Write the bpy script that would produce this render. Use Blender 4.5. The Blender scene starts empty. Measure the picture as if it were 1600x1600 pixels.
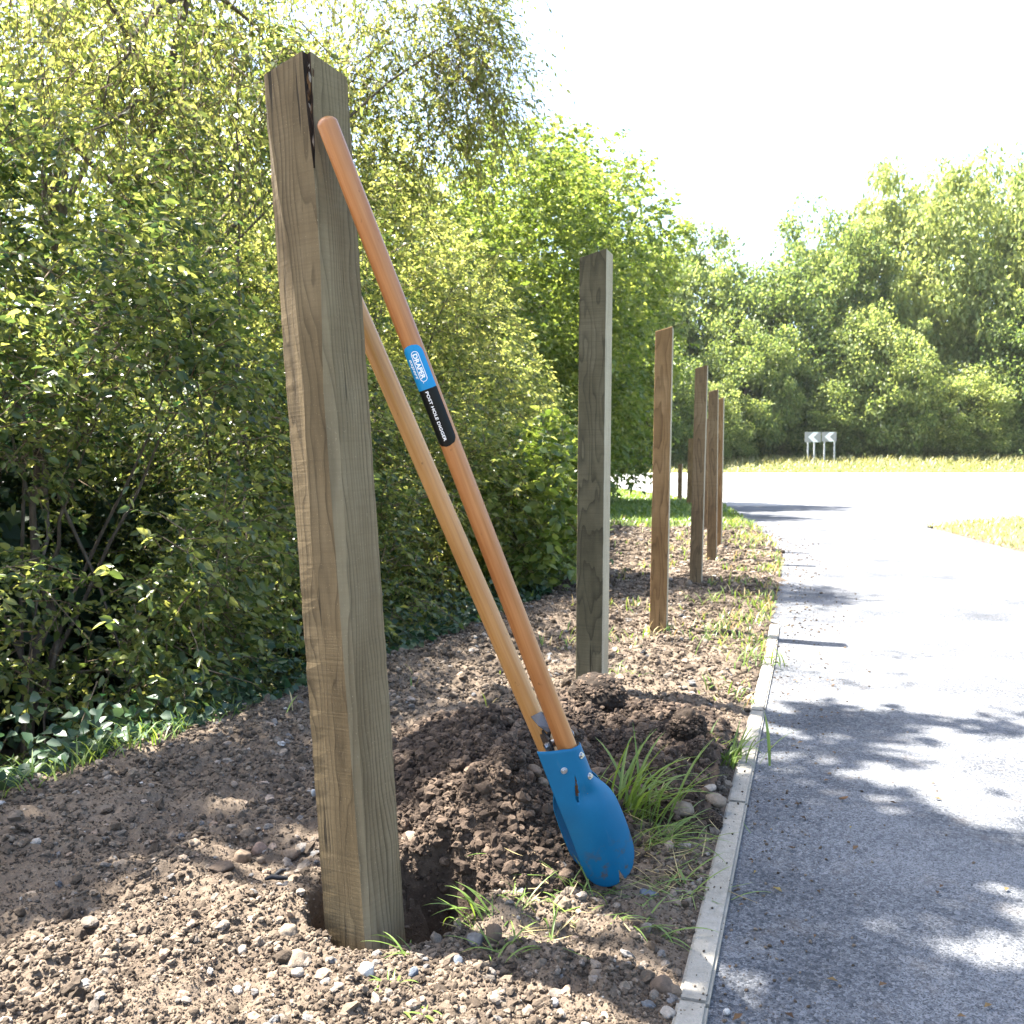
import bpy, bmesh, math, random
import numpy as np
from mathutils import Vector, Matrix, Quaternion

# ------------------------------------------------------------------ camera, sky, sun, exposure
scene = bpy.context.scene
COL = scene.collection
R = math.radians
F = 1500.0                      # focal length in photo pixels (photo is 1600 px)
CAM_Z = 0.823
PITCH = math.atan(72.0 / F)
cam_data = bpy.data.cameras.new("camera")
cam_data.sensor_width = 36.0
cam_data.lens = 36.0 * F / 1600.0
cam_data.clip_start = 0.05
cam_data.clip_end = 3000.0
cam_data.dof.use_dof = True
cam_data.dof.focus_distance = 1.80
cam_data.dof.aperture_fstop = 13.0
cam = bpy.data.objects.new("camera", cam_data)
COL.objects.link(cam)
cam.location = (0, 0, CAM_Z)
cam.rotation_euler = (math.pi / 2 - PITCH, 0, 0)
scene.camera = cam

S = np.array([0.50, -0.25])     # shadow offset on the ground per metre of height
SUN_EL = math.atan(1.0 / math.hypot(*S))
SUN_AZ = math.atan2(-S[0], -S[1])          # clockwise from +Y
world = bpy.data.worlds.new("World")
scene.world = world
world.use_nodes = True
wn = world.node_tree.nodes
wl = world.node_tree.links
wn.clear()
sky = wn.new("ShaderNodeTexSky")
sky.sky_type = 'NISHITA'
sky.sun_disc = False
sky.sun_elevation = SUN_EL
sky.sun_rotation = SUN_AZ
sky.air_density = 1.0
sky.dust_density = 2.5
sky.ozone_density = 1.0
bg = wn.new("ShaderNodeBackground")
bg.inputs["Strength"].default_value = 0.09
wo = wn.new("ShaderNodeOutputWorld")
wl.new(sky.outputs[0], bg.inputs[0])
wl.new(bg.outputs[0], wo.inputs[0])

sun_data = bpy.data.lights.new("sun", 'SUN')
sun_data.energy = 5.0
sun_data.angle = R(0.53)
sun_data.color = (1.0, 0.95, 0.87)
sun = bpy.data.objects.new("sun", sun_data)
COL.objects.link(sun)
sun.rotation_euler = Vector((S[0], S[1], -1.0)).to_track_quat('-Z', 'Y').to_euler()
sun.location = (-6, 3, 12)

scene.view_settings.view_transform = 'Standard'
scene.view_settings.look = 'None'
scene.view_settings.gamma = 1.0
scene.view_settings.use_curve_mapping = False
scene.view_settings.exposure = 2.9
scene.render.engine = 'CYCLES'
scene.cycles.max_bounces = 7
scene.cycles.diffuse_bounces = 4
scene.cycles.glossy_bounces = 2
scene.cycles.transmission_bounces = 5
scene.cycles.caustics_reflective = False
scene.cycles.caustics_refractive = False
scene.cycles.use_denoising = True

rng = np.random.default_rng(7)
random.seed(7)

def at(px, py, Y):
    """photo pixel + depth along +Y -> world point"""
    dx, dy = (px - 800.0) / F, (800.0 - py) / F
    cp, sp = math.cos(PITCH), math.sin(PITCH)
    wx, wy, wz = dx, cp + dy * sp, -sp + dy * cp
    k = Y / wy
    return Vector((wx * k, Y, CAM_Z + wz * k))

def onground(px, py, z=0.0):
    dx, dy = (px - 800.0) / F, (800.0 - py) / F
    cp, sp = math.cos(PITCH), math.sin(PITCH)
    wx, wy, wz = dx, cp + dy * sp, -sp + dy * cp
    k = (z - CAM_Z) / wz
    return (wx * k, wy * k)

# ------------------------------------------------------------------ numpy helpers
def _hash(ix, iy, iz, seed):
    h = (ix.astype(np.int64) * 374761393 + iy.astype(np.int64) * 668265263 + iz.astype(np.int64) * 1274126177 + seed * 974634777) & 0xffffffff
    h = ((h ^ (h >> 13)) * 1103515245) & 0xffffffff
    h = ((h ^ (h >> 16)) * 2246822519) & 0xffffffff
    return ((h ^ (h >> 15)) & 0xffff).astype(np.float64) / 65535.0

def vnoise(x, y, z=None, seed=0):
    x = np.asarray(x, float); y = np.asarray(y, float)
    z = np.zeros_like(x) if z is None else np.asarray(z, float)
    xi, yi, zi = np.floor(x), np.floor(y), np.floor(z)
    fx, fy, fz = x - xi, y - yi, z - zi
    fx = fx * fx * (3 - 2 * fx); fy = fy * fy * (3 - 2 * fy); fz = fz * fz * (3 - 2 * fz)
    def c(a, b, d): return _hash(xi + a, yi + b, zi + d, seed)
    x00 = c(0,0,0) * (1 - fx) + c(1,0,0) * fx
    x10 = c(0,1,0) * (1 - fx) + c(1,1,0) * fx
    r0 = x00 * (1 - fy) + x10 * fy
    if not np.any(fz):
        return r0
    x01 = c(0,0,1) * (1 - fx) + c(1,0,1) * fx
    x11 = c(0,1,1) * (1 - fx) + c(1,1,1) * fx
    r1 = x01 * (1 - fy) + x11 * fy
    return r0 * (1 - fz) + r1 * fz

def fbm(x, y, z=None, oct=4, seed=0, gain=0.5):
    t = 0; a = 1.0; n = 0; f = 1.0
    for i in range(oct):
        t = t + a * vnoise(np.asarray(x) * f + 17.3 * i, np.asarray(y) * f - 9.1 * i, None if z is None else np.asarray(z) * f + 4.7 * i, seed + i)
        n += a; a *= gain; f *= 2.03
    return t / n

def sstep(a, b, x):
    t = np.clip((np.asarray(x, float) - a) / (b - a), 0, 1)
    return t * t * (3 - 2 * t)

def unit(v):
    return v / np.maximum(np.linalg.norm(v, axis=-1, keepdims=True), 1e-9)

def mesh_np(name, verts, faces, mat=None, smooth=False):
    """faces: int array (n,k) of one face size"""
    verts = np.asarray(verts, np.float32).reshape(-1, 3)
    faces = np.asarray(faces, np.int32)
    n, k = faces.shape
    me = bpy.data.meshes.new(name)
    me.vertices.add(len(verts)); me.vertices.foreach_set("co", verts.ravel())
    me.loops.add(n * k); me.loops.foreach_set("vertex_index", faces.ravel())
    me.polygons.add(n)
    me.polygons.foreach_set("loop_start", np.arange(0, n * k, k, dtype=np.int32))
    if smooth:
        me.polygons.foreach_set("use_smooth", np.ones(n, bool))
    me.update(calc_edges=True)
    if mat: me.materials.append(mat)
    return me

def link(name, me, parent=None, loc=None, rot=None):
    o = bpy.data.objects.new(name, me)
    COL.objects.link(o)
    if parent is not None: o.parent = parent
    if loc is not None: o.location = loc
    if rot is not None: o.rotation_euler = rot
    return o

def tag(o, label=None, cat=None, group=None, kind=None):
    if label: o["label"] = label
    if cat: o["category"] = cat
    if group: o["group"] = group
    if kind: o["kind"] = kind
    return o

def empty(name, loc=(0, 0, 0)):
    o = bpy.data.objects.new(name, None)
    o.empty_display_size = 0.1
    COL.objects.link(o)
    o.location = loc
    return o

def tube_np(pts, rad, seg=6, cap=True):
    """one polyline tube -> (verts, quads)"""
    pts = np.asarray(pts, float); n = len(pts)
    tan = unit(np.gradient(pts, axis=0))
    ref = np.array([0.31, 0.17, 0.94]) if abs(tan[0][2]) < 0.9 else np.array([1.0, 0.1, 0.0])
    a = unit(np.cross(tan, ref)); b = np.cross(tan, a)
    th = np.linspace(0, 2 * np.pi, seg, endpoint=False)
    rad = np.broadcast_to(np.asarray(rad, float), (n,))
    v = pts[:, None, :] + rad[:, None, None] * (np.cos(th)[None, :, None] * a[:, None, :] + np.sin(th)[None, :, None] * b[:, None, :])
    i = np.arange(n - 1)[:, None] * seg; j = np.arange(seg)[None, :]; j2 = (j + 1) % seg
    q = np.stack([i + j, i + j2, i + seg + j2, i + seg + j], -1).reshape(-1, 4)
    return v.reshape(-1, 3), q

def join_np(parts):
    V = []; Q = []; o = 0
    for v, q in parts:
        V.append(v); Q.append(q + o); o += len(v)
    return np.concatenate(V), np.concatenate(Q)

# ------------------------------------------------------------------ materials
class NT:
    def __init__(self, name):
        self.m = bpy.data.materials.new(name); self.m.use_nodes = True
        self.t = self.m.node_tree; self.n = self.t.nodes; self.l = self.t.links
        self.n.clear()
        self.out = self.n.new("ShaderNodeOutputMaterial")
    def add(self, typ, **kw):
        nd = self.n.new(typ)
        for k, v in kw.items():
            if hasattr(nd, k): setattr(nd, k, v)
        return nd
    def set(self, nd, **kw):
        for k, v in kw.items():
            nd.inputs[k.replace("_", " ")].default_value = v
        return nd
    def link(self, a, b): self.l.new(a, b)
    def coord(self, which="Object", scale=(1, 1, 1), rot=(0, 0, 0)):
        tc = self.add("ShaderNodeTexCoord"); mp = self.add("ShaderNodeMapping")
        mp.inputs["Scale"].default_value = scale; mp.inputs["Rotation"].default_value = rot
        self.link(tc.outputs[which], mp.inputs["Vector"])
        return mp.outputs["Vector"]
    def noise(self, vec, scale, detail=4, rough=0.55, dist=0.0):
        nd = self.add("ShaderNodeTexNoise")
        nd.inputs["Scale"].default_value = scale; nd.inputs["Detail"].default_value = detail
        nd.inputs["Roughness"].default_value = rough; nd.inputs["Distortion"].default_value = dist
        if vec is not None: self.link(vec, nd.inputs["Vector"])
        return nd.outputs["Fac"]
    def ramp(self, fac, stops, interp='LINEAR'):
        nd = self.add("ShaderNodeValToRGB"); nd.color_ramp.interpolation = interp
        e = nd.color_ramp.elements
        while len(e) > 1: e.remove(e[-1])
        e[0].position = stops[0][0]; e[0].color = (*stops[0][1], 1)
        for p, c in stops[1:]:
            x = e.new(p); x.color = (*c, 1)
        self.link(fac, nd.inputs["Fac"])
        return nd.outputs["Color"]
    def mix(self, fac, a, b, blend='MIX'):
        nd = self.add("ShaderNodeMix"); nd.data_type = 'RGBA'; nd.blend_type = blend
        for s, v in ((nd.inputs[0], fac), (nd.inputs[6], a), (nd.inputs[7], b)):
            if hasattr(v, "links") or hasattr(v, "is_linked"): self.link(v, s)
            elif isinstance(v, tuple): s.default_value = (*v, 1) if len(v) == 3 else v
            else: s.default_value = v
        return nd.outputs[2]
    def math(self, op, a, b=None, c=None):
        nd = self.add("ShaderNodeMath"); nd.operation = op
        for i, v in enumerate((a, b, c)):
            if v is None: continue
            if hasattr(v, "is_linked"): self.link(v, nd.inputs[i])
            else: nd.inputs[i].default_value = v
        return nd.outputs[0]
    def bump(self, h, strength=0.5, dist=0.002, normal=None):
        nd = self.add("ShaderNodeBump"); nd.inputs["Strength"].default_value = strength
        nd.inputs["Distance"].default_value = dist
        self.link(h, nd.inputs["Height"])
        if normal is not None: self.link(normal, nd.inputs["Normal"])
        return nd.outputs["Normal"]
    def principled(self, color, rough=0.8, spec=0.3, metal=0.0, normal=None, coat=0.0):
        p = self.add("ShaderNodeBsdfPrincipled")
        for s, v in ((p.inputs["Base Color"], color), (p.inputs["Roughness"], rough)):
            if hasattr(v, "is_linked"): self.link(v, s)
            elif isinstance(v, tuple): s.default_value = (*v, 1)
            else: s.default_value = v
        p.inputs["Specular IOR Level"].default_value = spec
        p.inputs["Metallic"].default_value = metal
        p.inputs["Coat Weight"].default_value = coat
        if normal is not None: self.link(normal, p.inputs["Normal"])
        return p
    def finish(self, sh):
        self.link(sh.outputs[0], self.out.inputs["Surface"])
        return self.m

def mat_simple(name, color, rough=0.6, spec=0.4, metal=0.0, bump_scale=None, var=0.12):
    t = NT(name); v = t.coord("Object")
    n = t.noise(v, 40, 4)
    lo = tuple(c * (1 - var) for c in color); hi = tuple(min(1, c * (1 + var)) for c in color)
    col = t.ramp(n, [(0.3, lo), (0.7, hi)])
    nm = None
    if bump_scale: nm = t.bump(t.noise(v, bump_scale, 3), 0.25, 0.0015)
    return t.finish(t.principled(col, rough, spec, metal, nm))

def mat_leaf(name, c_dark, c_mid, c_light, trans=0.5, rough=0.42, tboost=1.5, per_obj=0.0):
    t = NT(name)
    geo = t.add("ShaderNodeNewGeometry")
    rnd = geo.outputs["Random Per Island"]
    v = t.coord("Object")
    big = t.noise(v, 0.9, 3)
    f = t.math('ADD', t.math('MULTIPLY', rnd, 0.75), t.math('MULTIPLY', big, 0.35))
    if per_obj: f = t.math('ADD', f, t.math('MULTIPLY', t.math('SUBTRACT', t.add("ShaderNodeObjectInfo").outputs["Random"], 0.5), per_obj))
    col = t.ramp(f, [(0.12, c_dark), (0.5, c_mid), (0.95, c_light)])
    p = t.principled(col, rough, 0.5)
    tr = t.add("ShaderNodeBsdfTranslucent")
    hs = t.add("ShaderNodeHueSaturation")
    hs.inputs["Hue"].default_value = 0.478; hs.inputs["Saturation"].default_value = 1.1; hs.inputs["Value"].default_value = tboost
    t.link(col, hs.inputs["Color"]); t.link(hs.outputs[0], tr.inputs["Color"])
    mx = t.add("ShaderNodeMixShader"); mx.inputs[0].default_value = trans
    t.link(p.outputs[0], mx.inputs[1]); t.link(tr.outputs[0], mx.inputs[2])
    return t.finish(mx)

def mat_wood_post(name, dark, mid, light, cx, cy, seed, ring=95.0, saw=0.35, stain=0.5):
    """sawn treated softwood: growth rings round a pith at (cx,cy) in local metres, saw marks across, green-grey weathering"""
    t = NT(name)
    tc = t.add("ShaderNodeTexCoord"); ob = tc.outputs["Object"]
    sx = t.add("ShaderNodeSeparateXYZ"); t.link(ob, sx.inputs[0])
    mpd = t.add("ShaderNodeMapping"); mpd.inputs["Scale"].default_value = (5, 5, 1.0); mpd.inputs["Location"].default_value = (seed, seed * 2, seed * 3)
    t.link(ob, mpd.inputs["Vector"])
    d1 = t.noise(mpd.outputs[0], 1.6, 3, 0.5)
    d2 = t.noise(mpd.outputs[0], 9.0, 2, 0.5)
    dx = t.math('SUBTRACT', sx.outputs[0], cx); dy = t.math('SUBTRACT', sx.outputs[1], cy)
    r = t.math('SQRT', t.math('ADD', t.math('MULTIPLY', dx, dx), t.math('MULTIPLY', dy, dy)))
    r = t.math('ADD', r, t.math('MULTIPLY', t.math('SUBTRACT', d1, 0.5), 0.11))
    r = t.math('ADD', r, t.math('MULTIPLY', t.math('SUBTRACT', d2, 0.5), 0.004))
    ph = t.math('FRACT', t.math('MULTIPLY', r, ring))
    late = t.math('MULTIPLY', t.math('POWER', ph, 3.0), t.math('MULTIPLY', t.ramp_val(ph, 1.0, 0.93), t.math('ADD', 0.45, t.math('MULTIPLY', 0.55, t.ramp_val(t.noise(t.coord("Object", (30, 30, 2)), 1.0, 3), 0.35, 0.65)))))
    mpf = t.add("ShaderNodeMapping"); mpf.inputs["Scale"].default_value = (260, 260, 7); t.link(ob, mpf.inputs["Vector"])
    fib = t.noise(mpf.outputs[0], 1.0, 4, 0.6)
    mps = t.add("ShaderNodeMapping"); mps.inputs["Scale"].default_value = (7, 7, 230); mps.inputs["Rotation"].default_value = (0.05, 0.04, 0); t.link(ob, mps.inputs["Vector"])
    sawn = t.noise(mps.outputs[0], 1.0, 2, 0.5)
    wea = t.noise(t.coord("Object", (6, 6, 2.2)), 1.3, 5, 0.6)
    speck = t.noise(ob, 420, 2, 0.5)
    col = t.ramp(wea, [(0.28, dark), (0.5, mid), (0.75, light)])
    col = t.mix(t.math('MULTIPLY', late, 1.0), col, tuple(c * 0.38 for c in dark))
    col = t.mix(t.math('MULTIPLY', t.math('SUBTRACT', fib, 0.42), 0.9), col, tuple(c * 0.5 for c in mid))
    col = t.mix(t.math('MULTIPLY', t.ramp_val(sawn, 0.45, 0.7), saw * 0.4), col, tuple(c * 0.55 for c in dark))
    col = t.mix(t.math('MULTIPLY', t.ramp_val(speck, 0.68, 0.74), 0.35), col, tuple(min(1, c * 2.2) for c in light))
    st = t.noise(t.coord("Object", (14, 14, 1.5)), 1.0, 4, 0.6)
    col = t.mix(t.math('MULTIPLY', t.ramp_val(st, 0.55, 0.8), stain), col, tuple(c * 0.4 for c in dark))
    ck = t.noise(t.coord("Object", (75, 75, 2.2)), 1.0, 3, 0.55)
    ckm = t.math('MULTIPLY', t.ramp_val(ck, 0.655, 0.69), t.ramp_val(t.noise(t.coord("Object", (9, 9, 3)), 1.0, 2), 0.48, 0.55))
    col = t.mix(t.math('MULTIPLY', ckm, 0.85), col, tuple(c * 0.18 for c in dark))
    late = t.math('ADD', late, t.math('MULTIPLY', ckm, 2.0))
    h = t.math('ADD', t.math('MULTIPLY', late, -0.5), t.math('ADD', t.math('MULTIPLY', fib, 0.6), t.math('MULTIPLY', sawn, 0.8 * saw)))
    nm = t.bump(h, 0.55, 0.0022)
    return t.finish(t.principled(col, 0.85, 0.25, 0, nm))

def _ramp_val(self, fac, a, b):
    nd = self.add("ShaderNodeMapRange"); nd.inputs[1].default_value = a; nd.inputs[2].default_value = b
    self.link(fac, nd.inputs[0]); return nd.outputs[0]
NT.ramp_val = _ramp_val

def mat_soil(name, a, b, c, moist=False):
    t = NT(name); v = t.coord("Object")
    n1 = t.noise(v, 3.0, 5, 0.6); n2 = t.noise(v, 55, 5, 0.65); n3 = t.noise(v, 260, 3, 0.6)
    col = t.ramp(t.math('ADD', t.math('MULTIPLY', n1, 0.5), t.math('MULTIPLY', n2, 0.5)), [(0.32, a), (0.5, b), (0.68, c)])
    col = t.mix(t.math('MULTIPLY', t.ramp_val(n3, 0.62, 0.75), 0.45), col, tuple(min(1, x * 1.7) for x in c))
    at_ = t.add("ShaderNodeAttribute"); at_.attribute_name = "grassy"
    if not moist:
        g = t.ramp(n2, [(0.3, (0.035, 0.06, 0.015)), (0.7, (0.10, 0.14, 0.035))])
        col = t.mix(at_.outputs["Fac"], col, g)
    h = t.math('ADD', t.math('MULTIPLY', n2, 1.0), t.math('MULTIPLY', n3, 0.6))
    nm = t.bump(h, 0.8, 0.006)
    return t.finish(t.principled(col, 0.95, 0.15, 0, nm))

def mat_crumb(name, stops, inst=False):
    t = NT(name); v = t.coord("Object")
    if inst: col = t.ramp(t.add("ShaderNodeObjectInfo").outputs["Random"], stops)
    else: col = t.ramp(t.add("ShaderNodeNewGeometry").outputs["Random Per Island"], stops)
    n = t.noise(v, 3.0 if inst else 130, 4, 0.65)
    if name == 'gravel_stone': col = t.mix(t.math('MULTIPLY', t.ramp_val(t.noise(v, 1.2, 3), 0.4, 0.65), 0.75), col, (0.115, 0.09, 0.068))
    col = t.mix(0.55, col, t.ramp(n, [(0.3, (0.35, 0.33, 0.3)), (0.7, (1, 1, 1))]), 'MULTIPLY')
    return t.finish(t.principled(col, 0.92, 0.2, 0, t.bump(n, 0.6, 0.004)))

def mat_asphalt(name, a, b, flecks=0.6):
    t = NT(name); v = t.coord("Object")
    vo = t.add("ShaderNodeTexVoronoi"); vo.inputs["Scale"].default_value = 150; t.link(v, vo.inputs["Vector"])
    n1 = t.noise(v, 1.6, 5, 0.6); n2 = t.noise(v, 330, 3, 0.7); n3 = t.noise(v, 11, 4, 0.6)
    bw = t.add("ShaderNodeRGBToBW"); t.link(vo.outputs["Color"], bw.inputs[0])
    f = t.math('ADD', t.math('MULTIPLY', bw.outputs[0], 0.5), t.math('MULTIPLY', t.ramp_val(n1, 0.3, 0.7), 0.5))
    col = t.ramp(f, [(0.25, a), (0.75, b)])
    col = t.mix(t.math('MULTIPLY', t.math('ADD', t.ramp_val(n2, 0.35, 0.52), 0.0), 1.0), tuple(x * 0.35 for x in a), col)
    col = t.mix(t.math('MULTIPLY', t.ramp_val(n3, 0.55, 0.8), 0.35 * flecks), col, (0.23, 0.17, 0.11))
    h = t.math('ADD', t.math('MULTIPLY', vo.outputs["Distance"], -1.0), t.math('MULTIPLY', n2, 0.6))
    return t.finish(t.principled(col, 0.9, 0.25, 0, t.bump(h, 0.8, 0.004)))

def mat_bark(name, a, b):
    t = NT(name); v = t.coord("Object", (1, 1, 0.3))
    n = t.noise(v, 45, 5, 0.65)
    col = t.ramp(n, [(0.3, a), (0.7, b)])
    return t.finish(t.principled(col, 0.9, 0.2, 0, t.bump(n, 0.8, 0.006)))

def mat_handle(name, a, b):
    t = NT(name); v = t.coord("Object", (170, 170, 5))
    n = t.noise(v, 1.0, 4, 0.6); n2 = t.noise(t.coord("Object", (8, 8, 3)), 1, 3)
    col = t.ramp(t.math('ADD', t.math('MULTIPLY', n, 0.55), t.math('MULTIPLY', n2, 0.45)), [(0.36, a), (0.62, b)])
    sp = t.noise(t.coord("Object", (1, 1, 0.5)), 130, 2)
    col = t.mix(t.math('MULTIPLY', t.ramp_val(sp, 0.70, 0.76), 0.5), col, tuple(c * 0.3 for c in a))
    return t.finish(t.principled(col, 0.42, 0.45, 0, t.bump(n, 0.12, 0.0006), 0.15))

def mat_blue(name):
    t = NT(name); v = t.coord("Object")
    n = t.noise(v, 14, 4, 0.6); n2 = t.noise(v, 160, 4, 0.7)
    col = t.ramp(n, [(0.3, (0.002, 0.098, 0.205)), (0.7, (0.003, 0.120, 0.240))])
    sx = t.add("ShaderNodeSeparateXYZ"); t.link(v, sx.inputs[0])
    low = t.ramp_val(sx.outputs[2], 0.10, 0.0)
    n3 = t.noise(t.coord("Object", (60, 60, 9)), 1.0, 5, 0.7)
    col = t.mix(t.math('MULTIPLY', t.ramp_val(n3, 0.60, 0.72), 0.22), col, (0.10, 0.17, 0.22))
    mud = t.noise(v, 38, 5, 0.7)
    col = t.mix(t.math('MULTIPLY', t.math('POWER', low, 0.6), t.ramp_val(mud, 0.53, 0.62)), col, (0.085, 0.062, 0.044))
    sp = t.ramp_val(n2, 0.73, 0.78)
    col = t.mix(t.math('MULTIPLY', sp, 0.25), col, (0.16, 0.14, 0.11))
    return t.finish(t.principled(col, t.math('ADD', 0.36, t.math('MULTIPLY', n, 0.3)), 0.3, 0, t.bump(n2, 0.08, 0.0006)))

M = {}
M['soil'] = mat_soil("soil", (0.063, 0.047, 0.034), (0.115, 0.088, 0.064), (0.185, 0.146, 0.109))
M['soil_moist'] = mat_soil("moist_soil", (0.036, 0.026, 0.019), (0.073, 0.053, 0.038), (0.128, 0.095, 0.068), True)
M['crumb'] = mat_crumb("dry_soil_crumb", [(0.0, (0.055, 0.041, 0.029)), (0.5, (0.114, 0.087, 0.063)), (0.85, (0.175, 0.136, 0.100)), (1.0, (0.24, 0.192, 0.146))], True)
M['crumb_moist'] = mat_crumb("moist_soil_crumb", [(0.0, (0.033, 0.023, 0.017)), (0.6, (0.080, 0.057, 0.041)), (1.0, (0.15, 0.108, 0.077))], True)
M['gravel'] = mat_crumb("gravel_stone", [(0.0, (0.14, 0.12, 0.10)), (0.3, (0.25, 0.21, 0.17)), (0.5, (0.14, 0.15, 0.16)), (0.7, (0.33, 0.27, 0.21)), (0.86, (0.36, 0.24, 0.16)), (0.96, (0.38, 0.35, 0.31)), (1.0, (0.55, 0.53, 0.50))], True)
M['asphalt'] = mat_asphalt("path_asphalt", (0.052, 0.057, 0.066), (0.195, 0.20, 0.21))
M['road'] = mat_asphalt("road_asphalt", (0.26, 0.26, 0.255), (0.38, 0.37, 0.36), 0.2)
M['concrete'] = mat_soil("edging_concrete", (0.19, 0.175, 0.145), (0.27, 0.25, 0.21), (0.34, 0.315, 0.27), True)
M['post_near'] = mat_wood_post("near_post_timber", (0.080, 0.056, 0.026), (0.146, 0.106, 0.054), (0.21, 0.160, 0.089), 0.05, -0.02, 1.0, 120, 0.35, 0.5)
M['post_wane'] = mat_wood_post("near_post_wane", (0.15, 0.12, 0.07), (0.20, 0.165, 0.10), (0.26, 0.22, 0.145), 0.3, -0.2, 2.0, 60, 0.3, 0.2)
M['post_right_lit'] = mat_wood_post("near_post_right_lit_face", (0.115, 0.085, 0.045), (0.192, 0.150, 0.088), (0.27, 0.220, 0.138), 0.085, 0.03, 5.0, 105, 0.3, 0.45)  # lighter copy of the timber: light bounced off the path put into the colour
M['post_grey'] = mat_wood_post("grey_post_timber", (0.062, 0.051, 0.026), (0.112, 0.093, 0.052), (0.165, 0.139, 0.085), 0.0, 0.07, 4.0, 110, 0.7, 0.6)
M['post_tan'] = mat_wood_post("tan_post_timber", (0.17, 0.092, 0.036), (0.26, 0.152, 0.066), (0.34, 0.215, 0.105), -0.03, 0.05, 7.0, 95, 0.4, 0.6)
M['post_brown'] = mat_wood_post("brown_post_timber", (0.13, 0.082, 0.042), (0.195, 0.13, 0.07), (0.26, 0.185, 0.105), 0.04, 0.06, 11.0, 100, 0.8, 0.6)
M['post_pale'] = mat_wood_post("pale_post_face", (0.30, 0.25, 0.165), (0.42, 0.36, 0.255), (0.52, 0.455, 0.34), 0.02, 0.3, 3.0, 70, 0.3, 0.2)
M['bark_seam'] = mat_bark("bark_seam", (0.008, 0.006, 0.005), (0.045, 0.028, 0.018))
M['bark_flake'] = mat_crumb("bark_flake", [(0.0, (0.01, 0.008, 0.007)), (0.5, (0.05, 0.03, 0.02)), (0.8, (0.16, 0.085, 0.035)), (1.0, (0.30, 0.27, 0.23))])
M['handle'] = mat_handle("ash_handle_front", (0.28, 0.098, 0.024), (0.42, 0.18, 0.056))
M['handle2'] = mat_handle("ash_handle_rear", (0.36, 0.165, 0.045), (0.50, 0.265, 0.088))
M['blue'] = mat_blue("blue_powder_coat")
M['steel'] = mat_simple("zinc_steel", (0.55, 0.55, 0.56), 0.28, 0.5, 1.0, 200)
M['black'] = mat_simple("black_steel", (0.02, 0.02, 0.022), 0.38, 0.5, 0.0, 150)
M['plate'] = mat_simple("grey_steel_plate", (0.10, 0.10, 0.105), 0.5, 0.4, 0.6, 120)
M['stick_blue'] = mat_simple("sticker_blue", (0.005, 0.22, 0.47), 0.45, 0.3, 0, None, 0.03)
M['stick_black'] = mat_simple("sticker_black", (0.004, 0.005, 0.005), 0.45, 0.2, 0, None, 0.03)
M['stick_white'] = mat_simple("sticker_white", (0.8, 0.8, 0.8), 0.4, 0.4, 0, None, 0.02)
M['stick_red'] = mat_simple("sticker_red", (0.35, 0.03, 0.02), 0.4, 0.4, 0, None, 0.02)
M['bark'] = mat_bark("tree_bark", (0.045, 0.034, 0.024), (0.13, 0.105, 0.08))
M['twig'] = mat_bark("pale_twig", (0.09, 0.065, 0.04), (0.22, 0.165, 0.105))
M['leaf_hedge'] = mat_leaf("hedge_leaf", (0.016, 0.038, 0.013), (0.072, 0.110, 0.029), (0.205, 0.225, 0.066), 0.5, 0.31, 1.95)
M['leaf_willow'] = mat_leaf("willow_leaf", (0.034, 0.060, 0.018), (0.125, 0.160, 0.042), (0.27, 0.28, 0.088), 0.55, 0.36, 1.95)
M['leaf_lime'] = mat_leaf("lime_green_leaf", (0.042, 0.080, 0.016), (0.11, 0.165, 0.034), (0.21, 0.25, 0.065), 0.52, 0.4, 1.75)
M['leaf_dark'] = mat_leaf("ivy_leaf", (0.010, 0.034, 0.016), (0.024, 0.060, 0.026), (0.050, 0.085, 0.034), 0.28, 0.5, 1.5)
M['leaf_far'] = mat_leaf("far_leaf", (0.06, 0.105, 0.028), (0.15, 0.205, 0.055), (0.26, 0.30, 0.10), 0.54, 0.5, 1.8, 0.5)
M['grass'] = mat_leaf("grass_blade", (0.05, 0.10, 0.014), (0.105, 0.18, 0.03), (0.21, 0.27, 0.07), 0.42, 0.4, 1.5)
M['grass_far'] = mat_leaf("verge_grass_blade", (0.10, 0.12, 0.03), (0.22, 0.23, 0.08), (0.40, 0.37, 0.17), 0.42, 0.5, 1.4)
M['straw'] = mat_leaf("dry_grass_blade", (0.20, 0.15, 0.06), (0.32, 0.25, 0.11), (0.42, 0.35, 0.17), 0.3, 0.6, 1.2)

# ------------------------------------------------------------------ terrain
EY = [-40, 1, 2.73, 3.72, 5.8, 12, 20, 33, 40, 60]
EX = [-14, -1.75, -0.95, -0.5, 0.27, 1.25, 2.2, 2.6, 0.0, -60]
KY = [-40, 1.415, 4.0, 6.1, 9.0, 12.1, 17, 20, 25, 33, 38, 42, 52]
KX = [-12.2, 0.248, 1.055, 1.69, 2.55, 3.15, 3.97, 4.4, 4.1, 3.2, 0.0, -40, -60]
def edge_x(y): return np.interp(y, EY, EX)
def kerb_x(y): return np.interp(y, KY, KX)
def right_x(y): return kerb_x(y) * (np.asarray(y) < 20) + 4.4 * (np.asarray(y) >= 20) + np.interp(y, [-40, 13, 20, 24], [2.3, 2.3, 9.0, 90.0])
def base_z(x, y):
    y = np.asarray(y, float)
    return 0.52 * sstep(20, 54, y) * np.clip((y - 20) / 32, 0.6, 1) + 0.55 * sstep(50.3, 57, y) + 0.035 * np.clip(y - 58, 0, 60)
HOLE = (-0.205, 1.742)
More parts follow.
